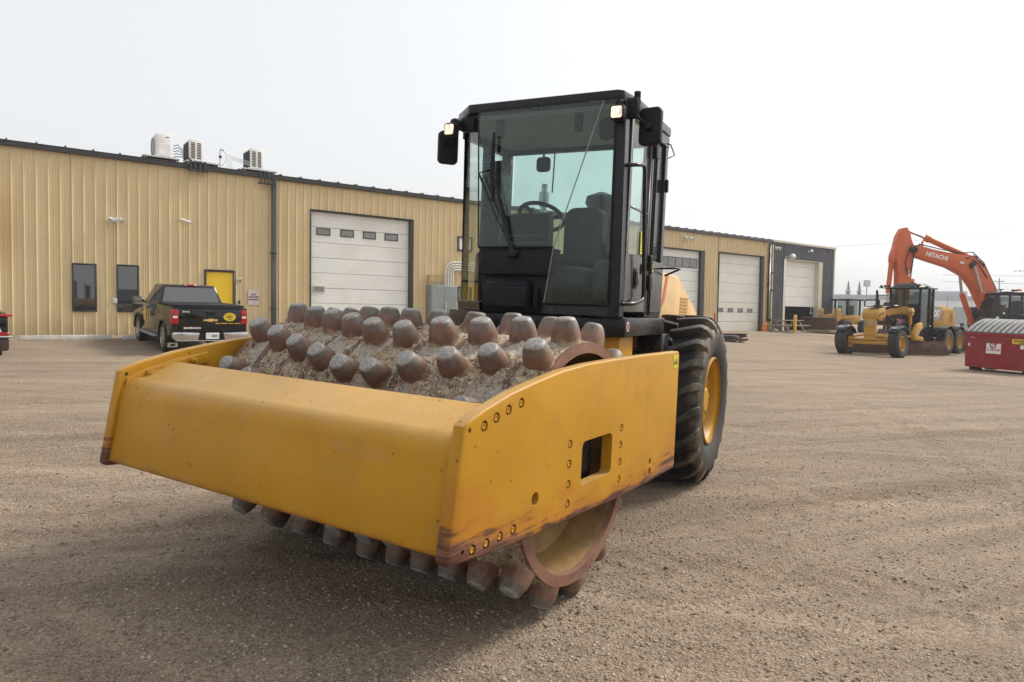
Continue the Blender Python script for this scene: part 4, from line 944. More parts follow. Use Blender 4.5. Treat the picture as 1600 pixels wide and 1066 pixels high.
# tyres
TR = .748
def tyre_mesh():
    half = .27
    p = [(.385,-half+.02),(.42,-half-.005),(.50,-half-.03),(.58,-half-.035),(.635,-half-.015),(.645,-half+.03),(.655,-.18),(.660,-.08),(.662,0)]
    p = p + [(r, -h) for r, h in reversed(p[:-1])]
    m = MB().lathe(p, (0,0,0), 'y', 72)
    nl = 21
    for k in range(nl):
        for s_ in (1, -1):
            a0 = 2*math.pi*(k + (.5 if s_ > 0 else 0))/nl; sec = []
            # lug centre line from the tread middle out over the shoulder
            path = [(-.02, .00, TR-.006), (.07, .035, TR-.002), (.15, .085, TR-.004), (.215, .135, TR-.012), (.262, .165, TR-.045), (.288, .178, TR-.085), (.302, .185, TR-.125)]
            wd_ = [.020, .025, .029, .032, .034, .032, .024]; base = [.65, .65, .645, .635, .622, .60, .585]
            for (yy, da, rr_), ww, bb in zip(path, wd_, base):
                a = a0 + da*1.15
                for (dw, r) in ((-ww*1.15, bb), (-ww*.95, rr_), (ww*.95, rr_), (ww*1.15, bb)):
                    q = a + dw/rr_; sec.append((r*math.cos(q), s_*yy, r*math.sin(q)))
            n_ = len(path); fs = [(4*i+j, 4*i+j+1, 4*i+j+5, 4*i+j+4) for i in range(n_-1) for j in range(3)] + [(0,1,2,3), tuple(4*(n_-1)+j for j in (3,2,1,0))]
            m.add(sec, fs)
    return m.mesh('tyre', MT['rubber'], .004, 1, 45, 32)
ty = tyre_mesh()
def rear_wheel(yc, sgn):
    o = bpy.data.objects.new('wheel', ty); COL.objects.link(o); o.parent = roll
    o.matrix_local = RR @ Matrix.Translation((-1.50, yc, .742)) @ Matrix.Rotation(.08, 4, 'Y') @ (Matrix.Rotation(math.pi, 4, 'Z') if sgn < 0 else I4)
    MB().lathe([(.375,.285),(.382,.28),(.385,.262),(.365,.25),(.345,.225),(.335,.165),(.325,.150),(.27,.145),(.26,.19),(.12,.195),(.10,.23),(.001,.235)], ax='y', n=48).build('rim', MT['yellow_far'] if False else MT['yellow'], o)
    for k in range(8): MB().cyl((.205*math.cos(R(45*k)),.18,.205*math.sin(R(45*k))),(.205*math.cos(R(45*k)),.212,.205*math.sin(R(45*k))),.018,n=6).build('wheel_nut', MT['steel'], o)
    return o
rear_wheel(.745, 1); rear_wheel(-.745, -1)
rb(MB().cyl((-1.5,-.7,.74),(-1.5,.7,.74),.14,n=16), 'rear_axle', MT['yellow'])
rb(MB().box(-1.1,-.2,.45,.62,.75,1.2), 'side_tank', MT['black'], bevel=.02)
rb(MB().box(-.75,-.55,.60,.80,1.12,1.335).box(-2.4,-.6,.50,.62,1.30,1.36), 'fender', MT['black'], bevel=.01)

# ------------------------------------------------------------------ generic wheel for the far vehicles
def wheel(parent, c, r, w_, rim_r, matt, rimmat, face=1, lugs=0, hub=.35, name='wheel', spokes=0, tilt=0):
    sg = face
    m = MB().lathe([(rim_r,-w_*.46),(rim_r*1.12,-w_*.5),(r*.9,-w_*.5),(r*.975,-w_*.42),(r,-w_*.3),(r,w_*.3),(r*.975,w_*.42),(r*.9,w_*.5),(rim_r*1.12,w_*.5),(rim_r,w_*.46)], (0,0,0), 'y', 40)
    if lugs:
        for k in range(lugs):
            for s_ in (1,-1):
                a = 2*math.pi*(k+.25*s_)/lugs; d = .30*2*math.pi/lugs; a2 = a + s_*0 + .35*2*math.pi/lugs; q = []
                for (aa, yy) in ((a,.03*w_),(a2,.43*w_)):
                    for dw, rr_ in ((-d*.9,r*.985),(-d*.6,r*1.022),(d*.6,r*1.022),(d*.9,r*.985)): q.append((rr_*math.cos(aa+dw), s_*yy, rr_*math.sin(aa+dw)))
                m.add(q, [(0,1,5,4),(1,2,6,5),(2,3,7,6),(4,5,6,7)])
    o = m.build(name, matt, parent); o.matrix_local = Matrix.Translation(c) @ Matrix.Rotation(tilt, 4, 'X')
    f = w_*.46*sg
    if spokes:
        MB().lathe([(rim_r*1.02,f*1.06),(rim_r*.93,f*1.08),(rim_r*.90,f*.7),(rim_r*.88,-f*.2),(.001,-f*.2)], (0,0,0), 'y', 32).build('rim', rimmat, o)
        for k in range(spokes):
            for e in (-.10,.10):
                a = 2*math.pi*k/spokes+e; a2 = 2*math.pi*k/spokes+e*1.9
                MB().tube([(.05*math.cos(a),f*.80,.05*math.sin(a)),(rim_r*.93*math.cos(a2),f*.88,rim_r*.93*math.sin(a2))],[.032,.022],4).build('spoke', rimmat, o)
        MB().cyl((0,f*.4,0),(0,f*.92,0),rim_r*.24,n=16).build('hub_cap', rimmat, o)
    else:
        MB().lathe([(rim_r*1.04,f*1.0),(rim_r*.95,f*1.04),(rim_r*.88,f*.6),(rim_r*.80,f*.10),(rim_r*hub*1.2,f*.06),(rim_r*hub,f*.45),(.001,f*.5)], (0,0,0), 'y', 32).build('rim', rimmat, o)
    return o

# ------------------------------------------------------------------ pickup truck (local x forward, y left, rear axle at x=0; metres, whole thing scaled)
def arch(cx, cz, r, n=10): return [(cx+r*math.cos(R(a)), cz+r*math.sin(R(a))) for a in np.linspace(180, 0, n)]
def make_pickup(M, label, scale, detail=True, group=None):
    t = thing('pickup_truck', label, 'pickup truck', M, group, scale); B = MT['car_black']
    lo = [(-1.12,.62),(-1.12,1.30),(1.0,1.32),(2.55,1.30),(3.0,1.27),(4.35,1.18),(4.52,1.05),(4.55,.60),(4.40,.48)]
    bot = [(4.12,.44)] + arch(3.645,.42,.475)[::-1] + [(3.15,.42),(.52,.42)] + arch(0,.42,.485)[::-1] + [(-.5,.50),(-1.0,.55)]
    m = MB(); m.prism(lo+bot, 'y', -.965, .965)
    body = m.build('body', B, t, .055, 3, 40)
    m = MB()    # bulged wheel-arch lips and shoulder
    for cx in (0, 3.645):
        for s_ in (1,-1):
            m.tube([(x_, s_*.965, z_) for x_, z_ in arch(cx,.42,.49,14)], .028, 6)
    m.build('arch_lip', B, t)
    c0 = [(.92,-.90,1.29),(3.05,-.90,1.27),(3.05,.90,1.27),(.92,.90,1.29)]; c1 = [(1.12,-.70,1.86),(2.30,-.70,1.87),(2.30,.70,1.87),(1.12,.70,1.86)]
    MB().hexa(c0, c1).build('cab', B, t, .05, 3)
    def side(x0,x1,x2,x3,z0,z1,s_):   # a pane on the sloping cab side
        def P(x,z):
            k = (z-1.28)/(1.865-1.28); return (x, s_*(.90-.20*k+.004), z)
        return MB().add([P(x0,z0),P(x1,z0),P(x2,z1),P(x3,z1)], [(0,1,2,3)]).build('side_window', MT['window'], t)
    for s_ in (1,-1): side(1.10,1.88,1.88,1.22,1.33,1.76,s_); side(1.96,2.82,2.32,1.96,1.33,1.77,s_)
    def back(y0,y1,z0,z1,ty_): k0=(z0-1.29)/.57; k1=(z1-1.29)/.57; return [( .92+.2*k0-.006, y0, z0),(.92+.2*k0-.006, y1, z0),(.92+.2*k1-.006, y1-ty_, z1),(.92+.2*k1-.006, y0+ty_, z1)]
    MB().add(back(-.78,.78,1.36,1.79,.10), [(0,1,2,3)]).build('rear_window', MT['window'], t)
    MB().add([(3.055,-.84,1.31),(3.055,.84,1.31),(2.345,.66,1.85),(2.345,-.66,1.85)], [(0,1,2,3)]).build('windshield', MT['window'], t)
    h = MB().box(1.085,1.13,-.21,.21,1.835,1.885).build('brake_light', MT['lamp_red'], t, .01, 1)
    for s_ in (-1,1): MB().box(1.078,1.084,*sorted((s_*.10,s_*.18)),1.85,1.872).build('lamp_lens', MT['print_white'], h)
    MB().box(-1.10,.90,-.90,.90,1.315,1.375).build('bed_cover', MT['black_matte'], t, .02, 2)
    # tailgate
    tg = MB().box(-1.155,-1.10,-.80,.80,.70,1.275).build('tailgate', B, t, .012, 2)
    MB().box(-1.175,-1.10,-.80,.80,1.275,1.325).build('tailgate_lip', MT['black_matte'], t, .02, 2)
    MB().box(-1.163,-1.150,-.13,.13,1.10,1.19).build('handle', MT['black_matte'], tg, .01, 1)
    em = MB().prism([(-.19,.945),(-.07,.945),(-.065,.925),(.085,.925),(.09,.945),(.20,.945),(.18,.995),(.07,.995),(.065,1.015),(-.085,1.015),(-.09,.995),(-.205,.995)], 'x', -1.166, -1.154)
    em.build('emblem', MT['chrome'], tg)
    MB().prism([(-.165,.955),(-.055,.955),(-.05,.937),(.07,.937),(.075,.955),(.17,.955),(.155,.985),(.055,.985),(.05,1.003),(-.07,1.003),(-.075,.985),(-.18,.985)], 'x', -1.170, -1.1665).build('emblem_inlay', MT['decal_gold'], tg)
    M2 = lambda y, z, dx=-1.1575: basis((dx, y, z), (0,-1,0), (0,0,1), (-1,0,0))
    lettering('SILVERADO', .062, MT['print_white'], tg, M2(.46,.755), sx=1.35, bold=.003)
    lettering('Z71 4x4', .05, MT['print_white'], tg, M2(.62,1.19), bold=.003)
    ov = MB().add([(-1.158, -.50+.165*math.cos(R(a)), 1.06+.115*math.sin(R(a))) for a in range(0,360,15)], [tuple(range(24))]).build('round_decal', MT['decal_yellow'], tg)
    MB().box(-1.1595,-1.1585,-.58,-.42,1.085,1.10).build('printed_line', MT['print_black'], tg); MB().box(-1.1595,-1.1585,-.57,-.42,1.04,1.065).build('printed_line', MT['print_black'], tg); MB().box(-1.1595,-1.1585,-.54,-.48,.985,1.01).build('printed_line', MT['print_black'], tg)
    lettering('Sales \u2022 Rentals \u2022 Parts \u2022 Service', .050, MT['decal_gold'], tg, M2(-.46,.885), sx=1.05, bold=.002)
    for s_ in (1,-1):
        tl = MB().box(-1.165,-1.00,*sorted((s_*.80,s_*.975)),.86,1.25).build('tail_light', MT['lamp_red'], t, .02, 2)
        MB().box(-1.170,-1.164,*sorted((s_*.83,s_*.94)),1.02,1.08).build('reverse_lens', MT['print_white'], tl); MB().box(-1.169,-1.164,*sorted((s_*.82,s_*.95)),1.10,1.115).build('lens_divider', MT['print_black'], tl)
        MB().prism([(s_*.34,.44),(s_*.30,.64),(s_*.93,.66),(s_*.98,.62),(s_*.98,.50),(s_*.90,.44)], 'x', -1.30, -1.20).build('rear_bumper', MT['chrome'], t, .02, 2)
        MB().box(-1.27,-1.1,*sorted((s_*.70,s_*.965)),.45,.60).build('bumper_step', MT['black_matte'], t, .02, 1)
        mf = MB().box(-.62,-.60,*sorted((s_*.68,s_*.98)),.14,.50).build('mud_flap', MT['black_matte'], t)
        MB().box(-.626,-.621,*sorted((s_*.70,s_*.96)),.20,.32).build('flap_badge', MT['chrome'], mf); MB().prism([(s_*.75,.25),(s_*.80,.23),(s_*.86,.23),(s_*.91,.25),(s_*.86,.29),(s_*.80,.29)], 'x', -.631, -.627).build('flap_emblem', MT['print_black'], mf)
        MB().box(.62,2.95,*sorted((s_*.93,s_*1.08)),.38,.44).build('running_board', MT['grey'], t, .02, 1)
        mr = MB(); rbox(mr, (2.72,s_*1.14,1.36), (.12,.24,.20), .05, 'x'); mr.cyl((2.74,s_*.93,1.32),(2.72,s_*1.06,1.33),.04,n=8); mr.build('mirror', B, t, .02, 2)
        MB().box(2.655,2.66,*sorted((s_*1.04,s_*1.24)),1.28,1.44).build('mirror_glass', MT['chrome'], t)
        for xx in (1.30, 2.12): MB().box(xx,xx+.2,*sorted((s_*.965,s_*.995)),1.13,1.165).build('door_handle', MT['chrome'], t, .01, 1)
        MB().box(.98,.99,*sorted((s_*.963,s_*.967)),.5,1.3).box(1.92,1.93,*sorted((s_*.963,s_*.967)),.5,1.3).box(3.0,3.01,*sorted((s_*.963,s_*.967)),.55,1.26).build('door_gap', MT['dark'], t)
        MB().add([(2.45+.20*math.cos(R(a)), s_*.969, .95+.24*math.sin(R(a))) for a in range(0,360,15)], [tuple(range(24))]).build('door_decal', MT['decal_gold'], t)
        wheel(t, (0,s_*.83,.41), .41, .27, .27, MT['rubber'], MT['chrome'], s_, spokes=6); wheel(t, (3.645,s_*.83,.41), .41, .27, .27, MT['rubber'], MT['chrome'], s_, spokes=6)
        hl = MB().box(4.36,4.53,*sorted((s_*.58,s_*.95)),.92,1.10).build('headlight', MT['print_white'], t, .02, 1)
    MB().box(-1.28,-1.2,-.34,.34,.46,.62).build('bumper_centre', MT['black_matte'], t, .01, 1)
    pt = MB().box(-1.295,-1.282,-.19,.15,.47,.64).build('licence_plate', MT['print_white'], t, .004, 1)
    MB().box(-1.2975,-1.2955,-.15,.0,.52,.58).build('plate_marks', MT['grey'], pt)
    MB().box(-1.34,-1.2,-.90,.90,.415,.442).build('bumper_lower', MT['chrome'], t, .01, 1)
    MB().box(-1.25,-.6,-.06,.06,.34,.42).build('hitch', MT['black_matte'], t)
    MB().box(-.9,4.2,-.6,.6,.36,.5).build('chassis', MT['dark'], t)
    MB().box(4.50,4.58,-.58,.58,.72,1.12).box(4.5,4.60,-.95,.95,.50,.66).build('grille', MT['chrome'], t, .02, 1)
    return t
HX, HY = -.612, .791
PX, PY = -8.67, 17.54
S_T = .905; lx, ly = -HY, HX
ox, oy = PX - lx*.83*S_T, PY - ly*.83*S_T
MT_T = basis((ox, oy, G(ox, oy)-.02), (HX, HY, .045), (lx, ly, 0), (-HX*.045, -HY*.045, 1))
make_pickup(MT_T, 'black pickup truck parked facing the beige wall by the yellow door', S_T)
# curb stops
def curb(a, b, label):
    a, b = Vector((*a, 0)), Vector((*b, 0)); d = (b-a).normalized(); c = (a+b)/2; L_ = (b-a).length
    t = thing('parking_curb', label, 'parking curb', basis((c.x, c.y, G(c.x, c.y)-.01), (d.x,d.y,0), (-d.y,d.x,0), (0,0,1)), 'concrete curb stops along the wall')
    MB().prism([(-.11,0),(.11,0),(.085,.09),(.05,.135),(-.05,.135),(-.085,.09)], 'x', -L_/2, L_/2).build('curb_block', MT['concrete'], t, .012, 1)
curb((-13.31, 18.82), (-11.52, 20.05), 'pale concrete curb stop under the dark windows, left of the truck')
curb((-11.30, 20.22), (-9.5, 21.5), 'pale concrete curb stop in front of the black pickup')

# dark vehicle cut off by the left edge: its rear right corner
vx, vy = -10.98, 15.22
v = thing('parked_car', 'black vehicle with red tail lights, cut off at the far left', 'car', basis((vx, vy, G(vx, vy)), (HX, HY, 0), (-HY, HX, 0), (0,0,1)))
# local x forward (away), y left; right rear corner near (0,0)
MB().prism([(0,.30),(-.02,.86),(.15,.92),(1.0,.95),(3.6,.80),(3.75,.35),(3.6,.22),(.25,.22)], 'y', .02, 1.7).build('body', MT['car_black'], v, .05, 3)
MB().hexa([(.1,.12,.90),(2.4,.12,.90),(2.4,1.6,.90),(.1,1.6,.90)], [(.3,.25,1.32),(1.7,.25,1.32),(1.7,1.45,1.32),(.3,1.45,1.32)]).build('cab', MT['car_black'], v, .06, 3)
MB().box(-.08,.05,-.06,1.75,.845,.895).build('tail_light', MT['lamp_red'], v, .015, 2)
MB().box(-.035,.10,.0,.22,.43,.50).build('side_reflector', MT['lamp_red'], v, .01, 1); MB().box(-.14,.12,-.06,1.76,.385,.425).build('rear_bumper', MT['grey'], v, .012, 1)
MB().box(-.07,.10,.0,1.72,.10,.385).build('bumper_skirt', basic('shade_brown', (.05,.03,.025), .4), v, .05, 2)  # brown colour stands for the shadow and reflection below the bumper
lettering('A', .34, MT['print_white'], v, basis((-.026,.26,.63), (0,-1,0), (0,0,1), (-1,0,0)), bold=.012); MB().box(-.026,-.022,.10,.40,.475,.495).build('printed_line', MT['print_white'], v)
wheel(v, (.25,.22,.17), .25, .18, .15, MT['rubber'], MT['chrome'], -1); wheel(v, (.25,1.5,.17), .25, .18, .15, MT['rubber'], MT['chrome'], 1); wheel(v, (3.0,.22,.25), .28, .18, .17, MT['rubber'], MT['chrome'], -1); wheel(v, (3.0,1.5,.25), .28, .18, .17, MT['rubber'], MT['chrome'], 1)

# ------------------------------------------------------------------ motor grader (local x forward, y left; near front wheel at the origin)
GX, GY = 15.71, 28.39
gr = thing('motor_grader', 'yellow motor grader with black cab standing before the orange excavator', 'grader', frame((GX, GY, -.135), R(50.46)))
YF = MT['yellow_far']; BK = MT['black']
def gwheel(x, y, f, r=.575, til=0): return wheel(gr, (x, y, r), r, .40, .30, MT['rubber'], YF, f, 22, .5, tilt=til)
gwheel(0,0,1,.575,R(3)); gwheel(0,-2.15,-1,.575,R(7)); gwheel(-5.28,-.08,1); gwheel(-6.62,-.08,1); gwheel(-5.28,-2.08,-1); gwheel(-6.62,-2.08,-1)
YM = -1.06
MB().box(-.05,.12,YM-.26,YM+.20,.62,1.62).build('front_frame', YF, gr, .02, 2)
MB().prism([(.14,1.60),(.14,1.83),(-.02,1.98),(-.62,2.06),(-.62,1.50),(-.1,1.50)], 'y', YM-.36, YM+.28).build('nose_block', YF, gr, .02, 2)
MB().tube([(-.5,YM,1.72),(-1.4,YM,1.88),(-2.6,YM,1.98),(-3.4,YM,1.95)], [.22,.22,.24,.26], 4).build('main_beam', YF, gr, .02, 2)
MB().box(-1.9,.0,YM-.26,YM+.26,2.07,2.10).build('beam_cover', BK, gr, .02, 1)
MB().box(-2.3,-1.2,YM-.5,YM+.35,2.10,2.17).build('valve_cover', BK, gr, .03, 1)
MB().box(-.10,.14,-1.95,-.20,.50,.64).build('front_axle', YF, gr, .03, 2); MB().tube([(.16,-1.9,.72),(.16,-.25,.72)], .04, 8).build('tie_rod', YF, gr)
for s_, yy in ((1,-.22),(-1,-1.92)):
    MB().prism([(-.12,.35),(.12,.35),(.10,.82),(-.10,.82)], 'y', yy-.06, yy+.06).build('kingpin', YF, gr, .02, 1)
    MB().tube([(.1,YM,.95),(.1,yy,.78)], .045, 8).build('lean_cylinder', YF, gr)
def fender(xc, yc, r, a0, a1, wd_, z=.575, nm='fender'):
    pr = [(xc+r*math.cos(R(a)), z+r*math.sin(R(a))) for a in np.linspace(a0,a1,9)]; pr2 = [(xc+(r+.035)*math.cos(R(a)), z+(r+.035)*math.sin(R(a))) for a in np.linspace(a1,a0,9)]
    return MB().prism(pr+pr2, 'y', yc-wd_/2, yc+wd_/2).build(nm, BK, gr, .008, 1)
for yy in (0,-2.15):
    fender(0,yy,.68,45,150,.46)
    for k in (60, 95): MB().box(-.06,.06,-.12,.12,0,.025, Matrix.Translation((.72*math.cos(R(k)),yy,.575+.72*math.sin(R(k)))) @ Matrix.Rotation(R(90-k),4,'Y')).build('fender_step', MT['grey'], gr)
for xx in (-5.28,-6.62):
    for yy in (-.08,-2.08): fender(xx,yy,.70,25,155,.44)
MB().box(-6.95,-4.95,-.55,-.32,.45,.75).box(-6.95,-4.95,-1.85,-1.62,.45,.75).build('tandem_case', YF, gr, .05, 2)
# circle, blade
MB().lathe([(.62,.78),(.74,.78),(.74,.90),(.62,.90)], (-2.75,YM,0), 'z', 36, True).build('circle', YF, gr)
MB().prism([(-.3,YM-.1),(-.3,YM+.1),(-2.3,YM+.55),(-2.3,YM-.55)], 'z', .80, .92).build('drawbar', YF, gr, .02, 1)
bl = [(-.02,.10),(.06,.13),(.09,.30),(.04,.50),(-.06,.62),(-.10,.60),(.0,.48),(.05,.30),(.02,.16)]
T_ = Matrix.Translation((-2.75,YM,0)) @ Matrix.Rotation(R(33),4,'Z')
MB().prism(bl, 'y', -1.85, 1.85, T_).build('blade', MT['rusty'], gr); MB().box(.03,.08,-1.87,1.87,.04,.16,T_).build('cutting_edge', MT['rusty'], gr)
MB().prism([(-3.4,.62),(-2.45,.66),(-2.35,.95),(-2.75,1.35),(-3.15,1.45),(-3.3,1.2),(-2.95,1.05),(-2.8,.85),(-3.3,.80)], 'y', YM+.62, YM+.80).build('circle_arm', YF, gr, .03, 2)
for s_ in (1,-1):
    y_ = YM+s_*.50
    MB().cyl((-2.55,y_,2.05),(-2.62,y_,1.35),.075).build('lift_cylinder', YF, gr); MB().cyl((-2.62,y_,1.35),(-2.7,y_,.92),.035).build('lift_rod', MT['chrome'], gr)
    MB().box(-2.68,-2.42,y_-.12,y_+.12,1.72,2.05).build('lift_bracket', YF, gr, .03, 1); MB().cyl((-2.4,y_+.02*s_,1.93),(-2.38,y_+.2*s_,1.96),.11,n=16).build('pivot_cap', MT['cream'], gr, .02, 1)
MB().cyl((-2.3,YM+.4,1.5),(-2.9,YM-.5,1.2),.07).build('side_shift_cylinder', MT['rusty'], gr)
for k in range(5): MB().tube([(-1.9-.1*k,YM+.30,1.7),(-1.6-.12*k,YM+.5,1.35-.05*k),(-2.0-.1*k,YM+.42,1.1),(-2.4,YM+.3,1.3+.03*k)], .022, 6).build('hydraulic_hose', BK, gr)
MB().cyl((-1.35,YM+.22,1.42),(-1.35,YM+.5,1.42),.16,n=16).build('hydraulic_motor', BK, gr, .02, 1); MB().cyl((-1.55,YM+.35,1.45),(-1.5,YM+.5,1.48),.10,n=12).build('red_cap', MT['print_red'], gr)
# cab
cx0, cx1, cy0, cy1, cz0, cz1 = -4.75, -3.30, YM-.62, YM+.62, 1.12, 2.93
m = MB()
for (x_, y_) in ((cx1,cy0),(cx1,cy1),(cx0,cy0),(cx0,cy1),(-4.1,cy0-.08),(-4.1,cy1+.08)): m.box(x_-.05,x_+.05,y_-.05,y_+.05,cz0,cz1)
m.box(cx0,cx1,cy0,cy1,.95,1.22); m.hexa([(cx0,cy0,.62),(-3.7,cy0,.62),(-3.7,cy1,.62),(cx0,cy1,.62)],[(cx0,cy0,.95),(cx1,cy0,.95),(cx1,cy1,.95),(cx0,cy1,.95)])
gc = m.build('cab', BK, gr, .02, 1)
MB().box(cx0-.1,cx1+.22,cy0-.16,cy1+.16,2.93,3.0).hexa([(cx0,cy0,3.0),(cx1+.1,cy0,3.0),(cx1+.1,cy1,3.0),(cx0,cy1,3.0)],[(cx0+.3,cy0+.25,3.2),(cx1-.15,cy0+.25,3.2),(cx1-.15,cy1-.25,3.2),(cx0+.3,cy1-.25,3.2)]).build('roof', BK, gc, .03, 2)
bc = MB().cyl((-3.75,YM+.1,3.2),(-3.75,YM+.1,3.25),.07,n=14).build('beacon_base', BK, gc); MB().cyl((-3.75,YM+.1,3.25),(-3.75,YM+.1,3.40),.085,.075,14).build('beacon', MT['orange_cone'], gc, .01, 1)
pane([(cx1,cy0+.05,1.25),(cx1,cy1-.05,1.25),(cx1,cy1-.05,2.9),(cx1,cy0+.05,2.9)], 'windshield', MT['glass_far'], gc)
for y_ in (cy0, cy1):
    pane([(cx1-.05,y_,1.25),(-4.05,y_*1.0+(.07 if y_==cy1 else -.07),1.25),(-4.05,y_+(.07 if y_==cy1 else -.07),2.9),(cx1-.05,y_,2.9)], 'side_window', MT['glass_far'], gc); pane([(-4.15,y_+(.07 if y_==cy1 else -.07),1.25),(cx0+.05,y_,1.25),(cx0+.05,y_,2.9),(-4.15,y_+(.07 if y_==cy1 else -.07),2.9)], 'side_window', MT['glass_far'], gc)
pane([(cx0,cy0+.05,1.5),(cx0,cy1-.05,1.5),(cx0,cy1-.05,2.9),(cx0,cy0+.05,2.9)], 'rear_window', MT['glass_far'], gc)
MB().box(-4.5,-4.3,YM-.25,YM+.25,1.2,2.3).box(-4.4,-3.9,YM-.25,YM+.25,1.5,1.65).build('seat', MT['seat'], gc, .05, 2); MB().tube([(-3.5,YM,1.2),(-3.65,YM,1.9)],.05).build('steering_column', BK, gc)
MB().tube([(-3.2,cy1+.1,2.95),(-3.0,cy1+.32,2.98)], .02).build('mirror_arm', BK, gc); MB().box(-3.05,-2.98,cy1+.28,cy1+.42,2.92,3.02).build('mirror', BK, gc, .01, 1); MB().box(-3.2,-3.1,cy1-.1,cy1+.05,3.02,3.12).build('cab_light', BK, gc, .01, 1)
for k in range(3): MB().box(-3.06,-2.98,cy0-.35+.16*k,cy0-.25+.16*k,3.0,3.10).build('cab_light', BK, gc, .01, 1)
MB().tube([(-3.1,cy0-.05,2.95),(-3.0,cy0-.4,3.0)], .02).tube([(-3.0,cy0-.5,2.65),(-3.1,cy0,2.65)], .02).build('light_bar', BK, gc)
rail([(-1.0,YM-.15,2.1),(-1.0,YM-.15,2.38),(-1.0,YM-.75,2.38),(-1.0,YM-.75,2.1)], .03, 'hand_rail', BK, gr)
MB().tube([(-1.02,-1.3,2.05),(-1.0,-1.3,2.50),(-.96,-1.3,2.80)], [.07,.06,.045], 10).build('marker_post', BK, gr)
for k in range(6): MB().tube([(-.62-.05*k,YM+.30,1.75-.05*k),(-.9-.25*k,YM+.42,1.55-.10*k),(-1.5-.2*k,YM+.45,1.42+.04*k),(-2.4,YM+.34,1.75-.05*k)], .020, 6).build('hydraulic_hose', BK, gr)
for k in range(4): MB().tube([(-.4-.3*k,YM+.31,1.62),(-.45-.3*k,YM+.36,1.2),(-.3-.35*k,YM+.25,.95)], .022, 6).build('hydraulic_hose', BK, gr)
for k in range(3): MB().box(-1.5-.42*k,-1.2-.42*k,YM-.30,YM+.32,1.30+.12*k,1.52+.12*k).build('valve_block', MT['rusty'], gr, .02, 1)
for s_ in (1,-1): MB().box(.12,.16,YM-.03+s_*.16-.04,YM-.03+s_*.16+.04,1.30,1.50).build('nose_lamp', MT['grey'], gr, .01, 1)
MB().box(.121,.126,YM-.16,YM+.10,.70,1.20).build('front_cover', YF, gr); MB().box(.1215,.128,YM-.20,YM+.14,1.22,1.235).build('cover_seam', BK, gr)
for k in range(5): MB().box(-.03-.11*k,.02-.11*k,YM+.281,YM+.287,1.66+.03*k,1.76+.03*k).build('nose_slot', BK, gr)
for k in range(3): MB().box(-4.7,-4.35,YM+.62,YM+.80,.45+.25*k,.49+.25*k).build('step', BK, gr)
MB().tube([(-4.2,cy1+.14,1.3),(-4.2,cy1+.20,1.4),(-4.2,cy1+.20,2.5),(-4.2,cy1+.14,2.6)], .018, 6).build('grab_handle', BK, gc)
# engine end
MB().prism([(-4.95,1.15),(-4.95,2.20),(-6.6,2.22),(-7.7,2.02),(-7.85,1.2)], 'y', YM-.55, YM+.55).build('engine_hood', YF, gr, .04, 2)
MB().prism([(-5.0,1.55),(-5.0,2.19),(-5.75,2.19),(-6.15,1.95),(-5.85,1.55)], 'y', YM+.551, YM+.556).build('badge_panel', MT['grey'], gr)
MB().prism([(-5.9,1.56),(-6.2,1.96),(-6.3,1.96),(-6.05,1.56)], 'y', YM+.552, YM+.558).build('stripe', MT['print_red'], gr)
lettering('CAT', .40, MT['print_white'], gr, basis((-5.42,YM+.5575,1.85), (-1,0,0), (0,0,1), (0,1,0)), sx=.85, bold=.02); MB().prism([(-5.42,1.64),(-5.55,1.64),(-5.485,1.76)], 'y', YM+.557, YM+.559).build('logo_wedge', MT['decal_yellow'], gr)
for xx in (-6.55,-7.25): MB().box(xx-.28,xx+.28,YM+.551,YM+.556,1.35,2.02).build('hood_door', YF, gr); 
for k in range(5): MB().box(-7.4,-7.1,YM+.5565,YM+.562,1.5+.08*k,1.53+.08*k).build('hood_louvre', BK, gr)
MB().cyl((-6.0,YM-.2,2.2),(-6.0,YM-.2,2.75),.06).build('exhaust', BK, gr)
MB().box(-4.95,-3.5,YM+.35,YM+.62,.55,.95).build('ladder_box', BK, gr, .02, 1); MB().box(-7.9,-7.7,YM-.5,YM+.5,.7,1.6).build('rear_bumper', BK, gr, .02, 1)

# ------------------------------------------------------------------ excavator (local x = towards its boom, y = its left / towards us)
EX, EY = 26.0, 37.0
ez = G(EX, EY)
ex = thing('excavator', 'orange excavator with arched boom standing behind the dumpster', 'excavator', frame((EX, EY, ez), R(90)))
OR = MT['orange']
def plate2(poly, w_, name, mat, par, b=.04): return MB().prism(poly, 'y', -w_/2, w_/2).build(name, mat, par, b, 2)
stk = plate2([(5.62,6.50),(5.36,6.54),(5.20,6.20),(5.13,5.9),(4.98,5.55),(4.98,5.15),(5.10,3.6),(5.28,1.0),(5.68,1.0),(5.72,2.5),(5.78,4.2),(5.92,5.0),(5.95,5.5),(5.84,6.1)], .5, 'stick', OR, ex)
plate2([(5.95,5.55),(6.10,5.1),(6.12,4.72),(5.96,4.62),(5.86,5.1)], .44, 'cylinder_bracket', OR, stk)
bm_ = plate2([(5.16,5.35),(5.02,5.56),(4.74,5.60),(3.9,5.38),(2.43,5.12),(1.75,5.0),(1.45,4.82),(1.12,4.30),(.62,3.30),(.05,2.0),(.3,1.55),(.85,1.75),(1.27,2.45),(1.75,3.4),(2.21,4.02),(3.08,4.48),(4.79,5.0),(5.12,5.12)], .62, 'boom', OR, ex, .05)
for (x_, z_) in ((5.05,5.36),(1.98,4.60)): MB().cyl((x_,-.42,z_),(x_,.42,z_),.16,n=18).build('pivot_pin', BK, bm_)
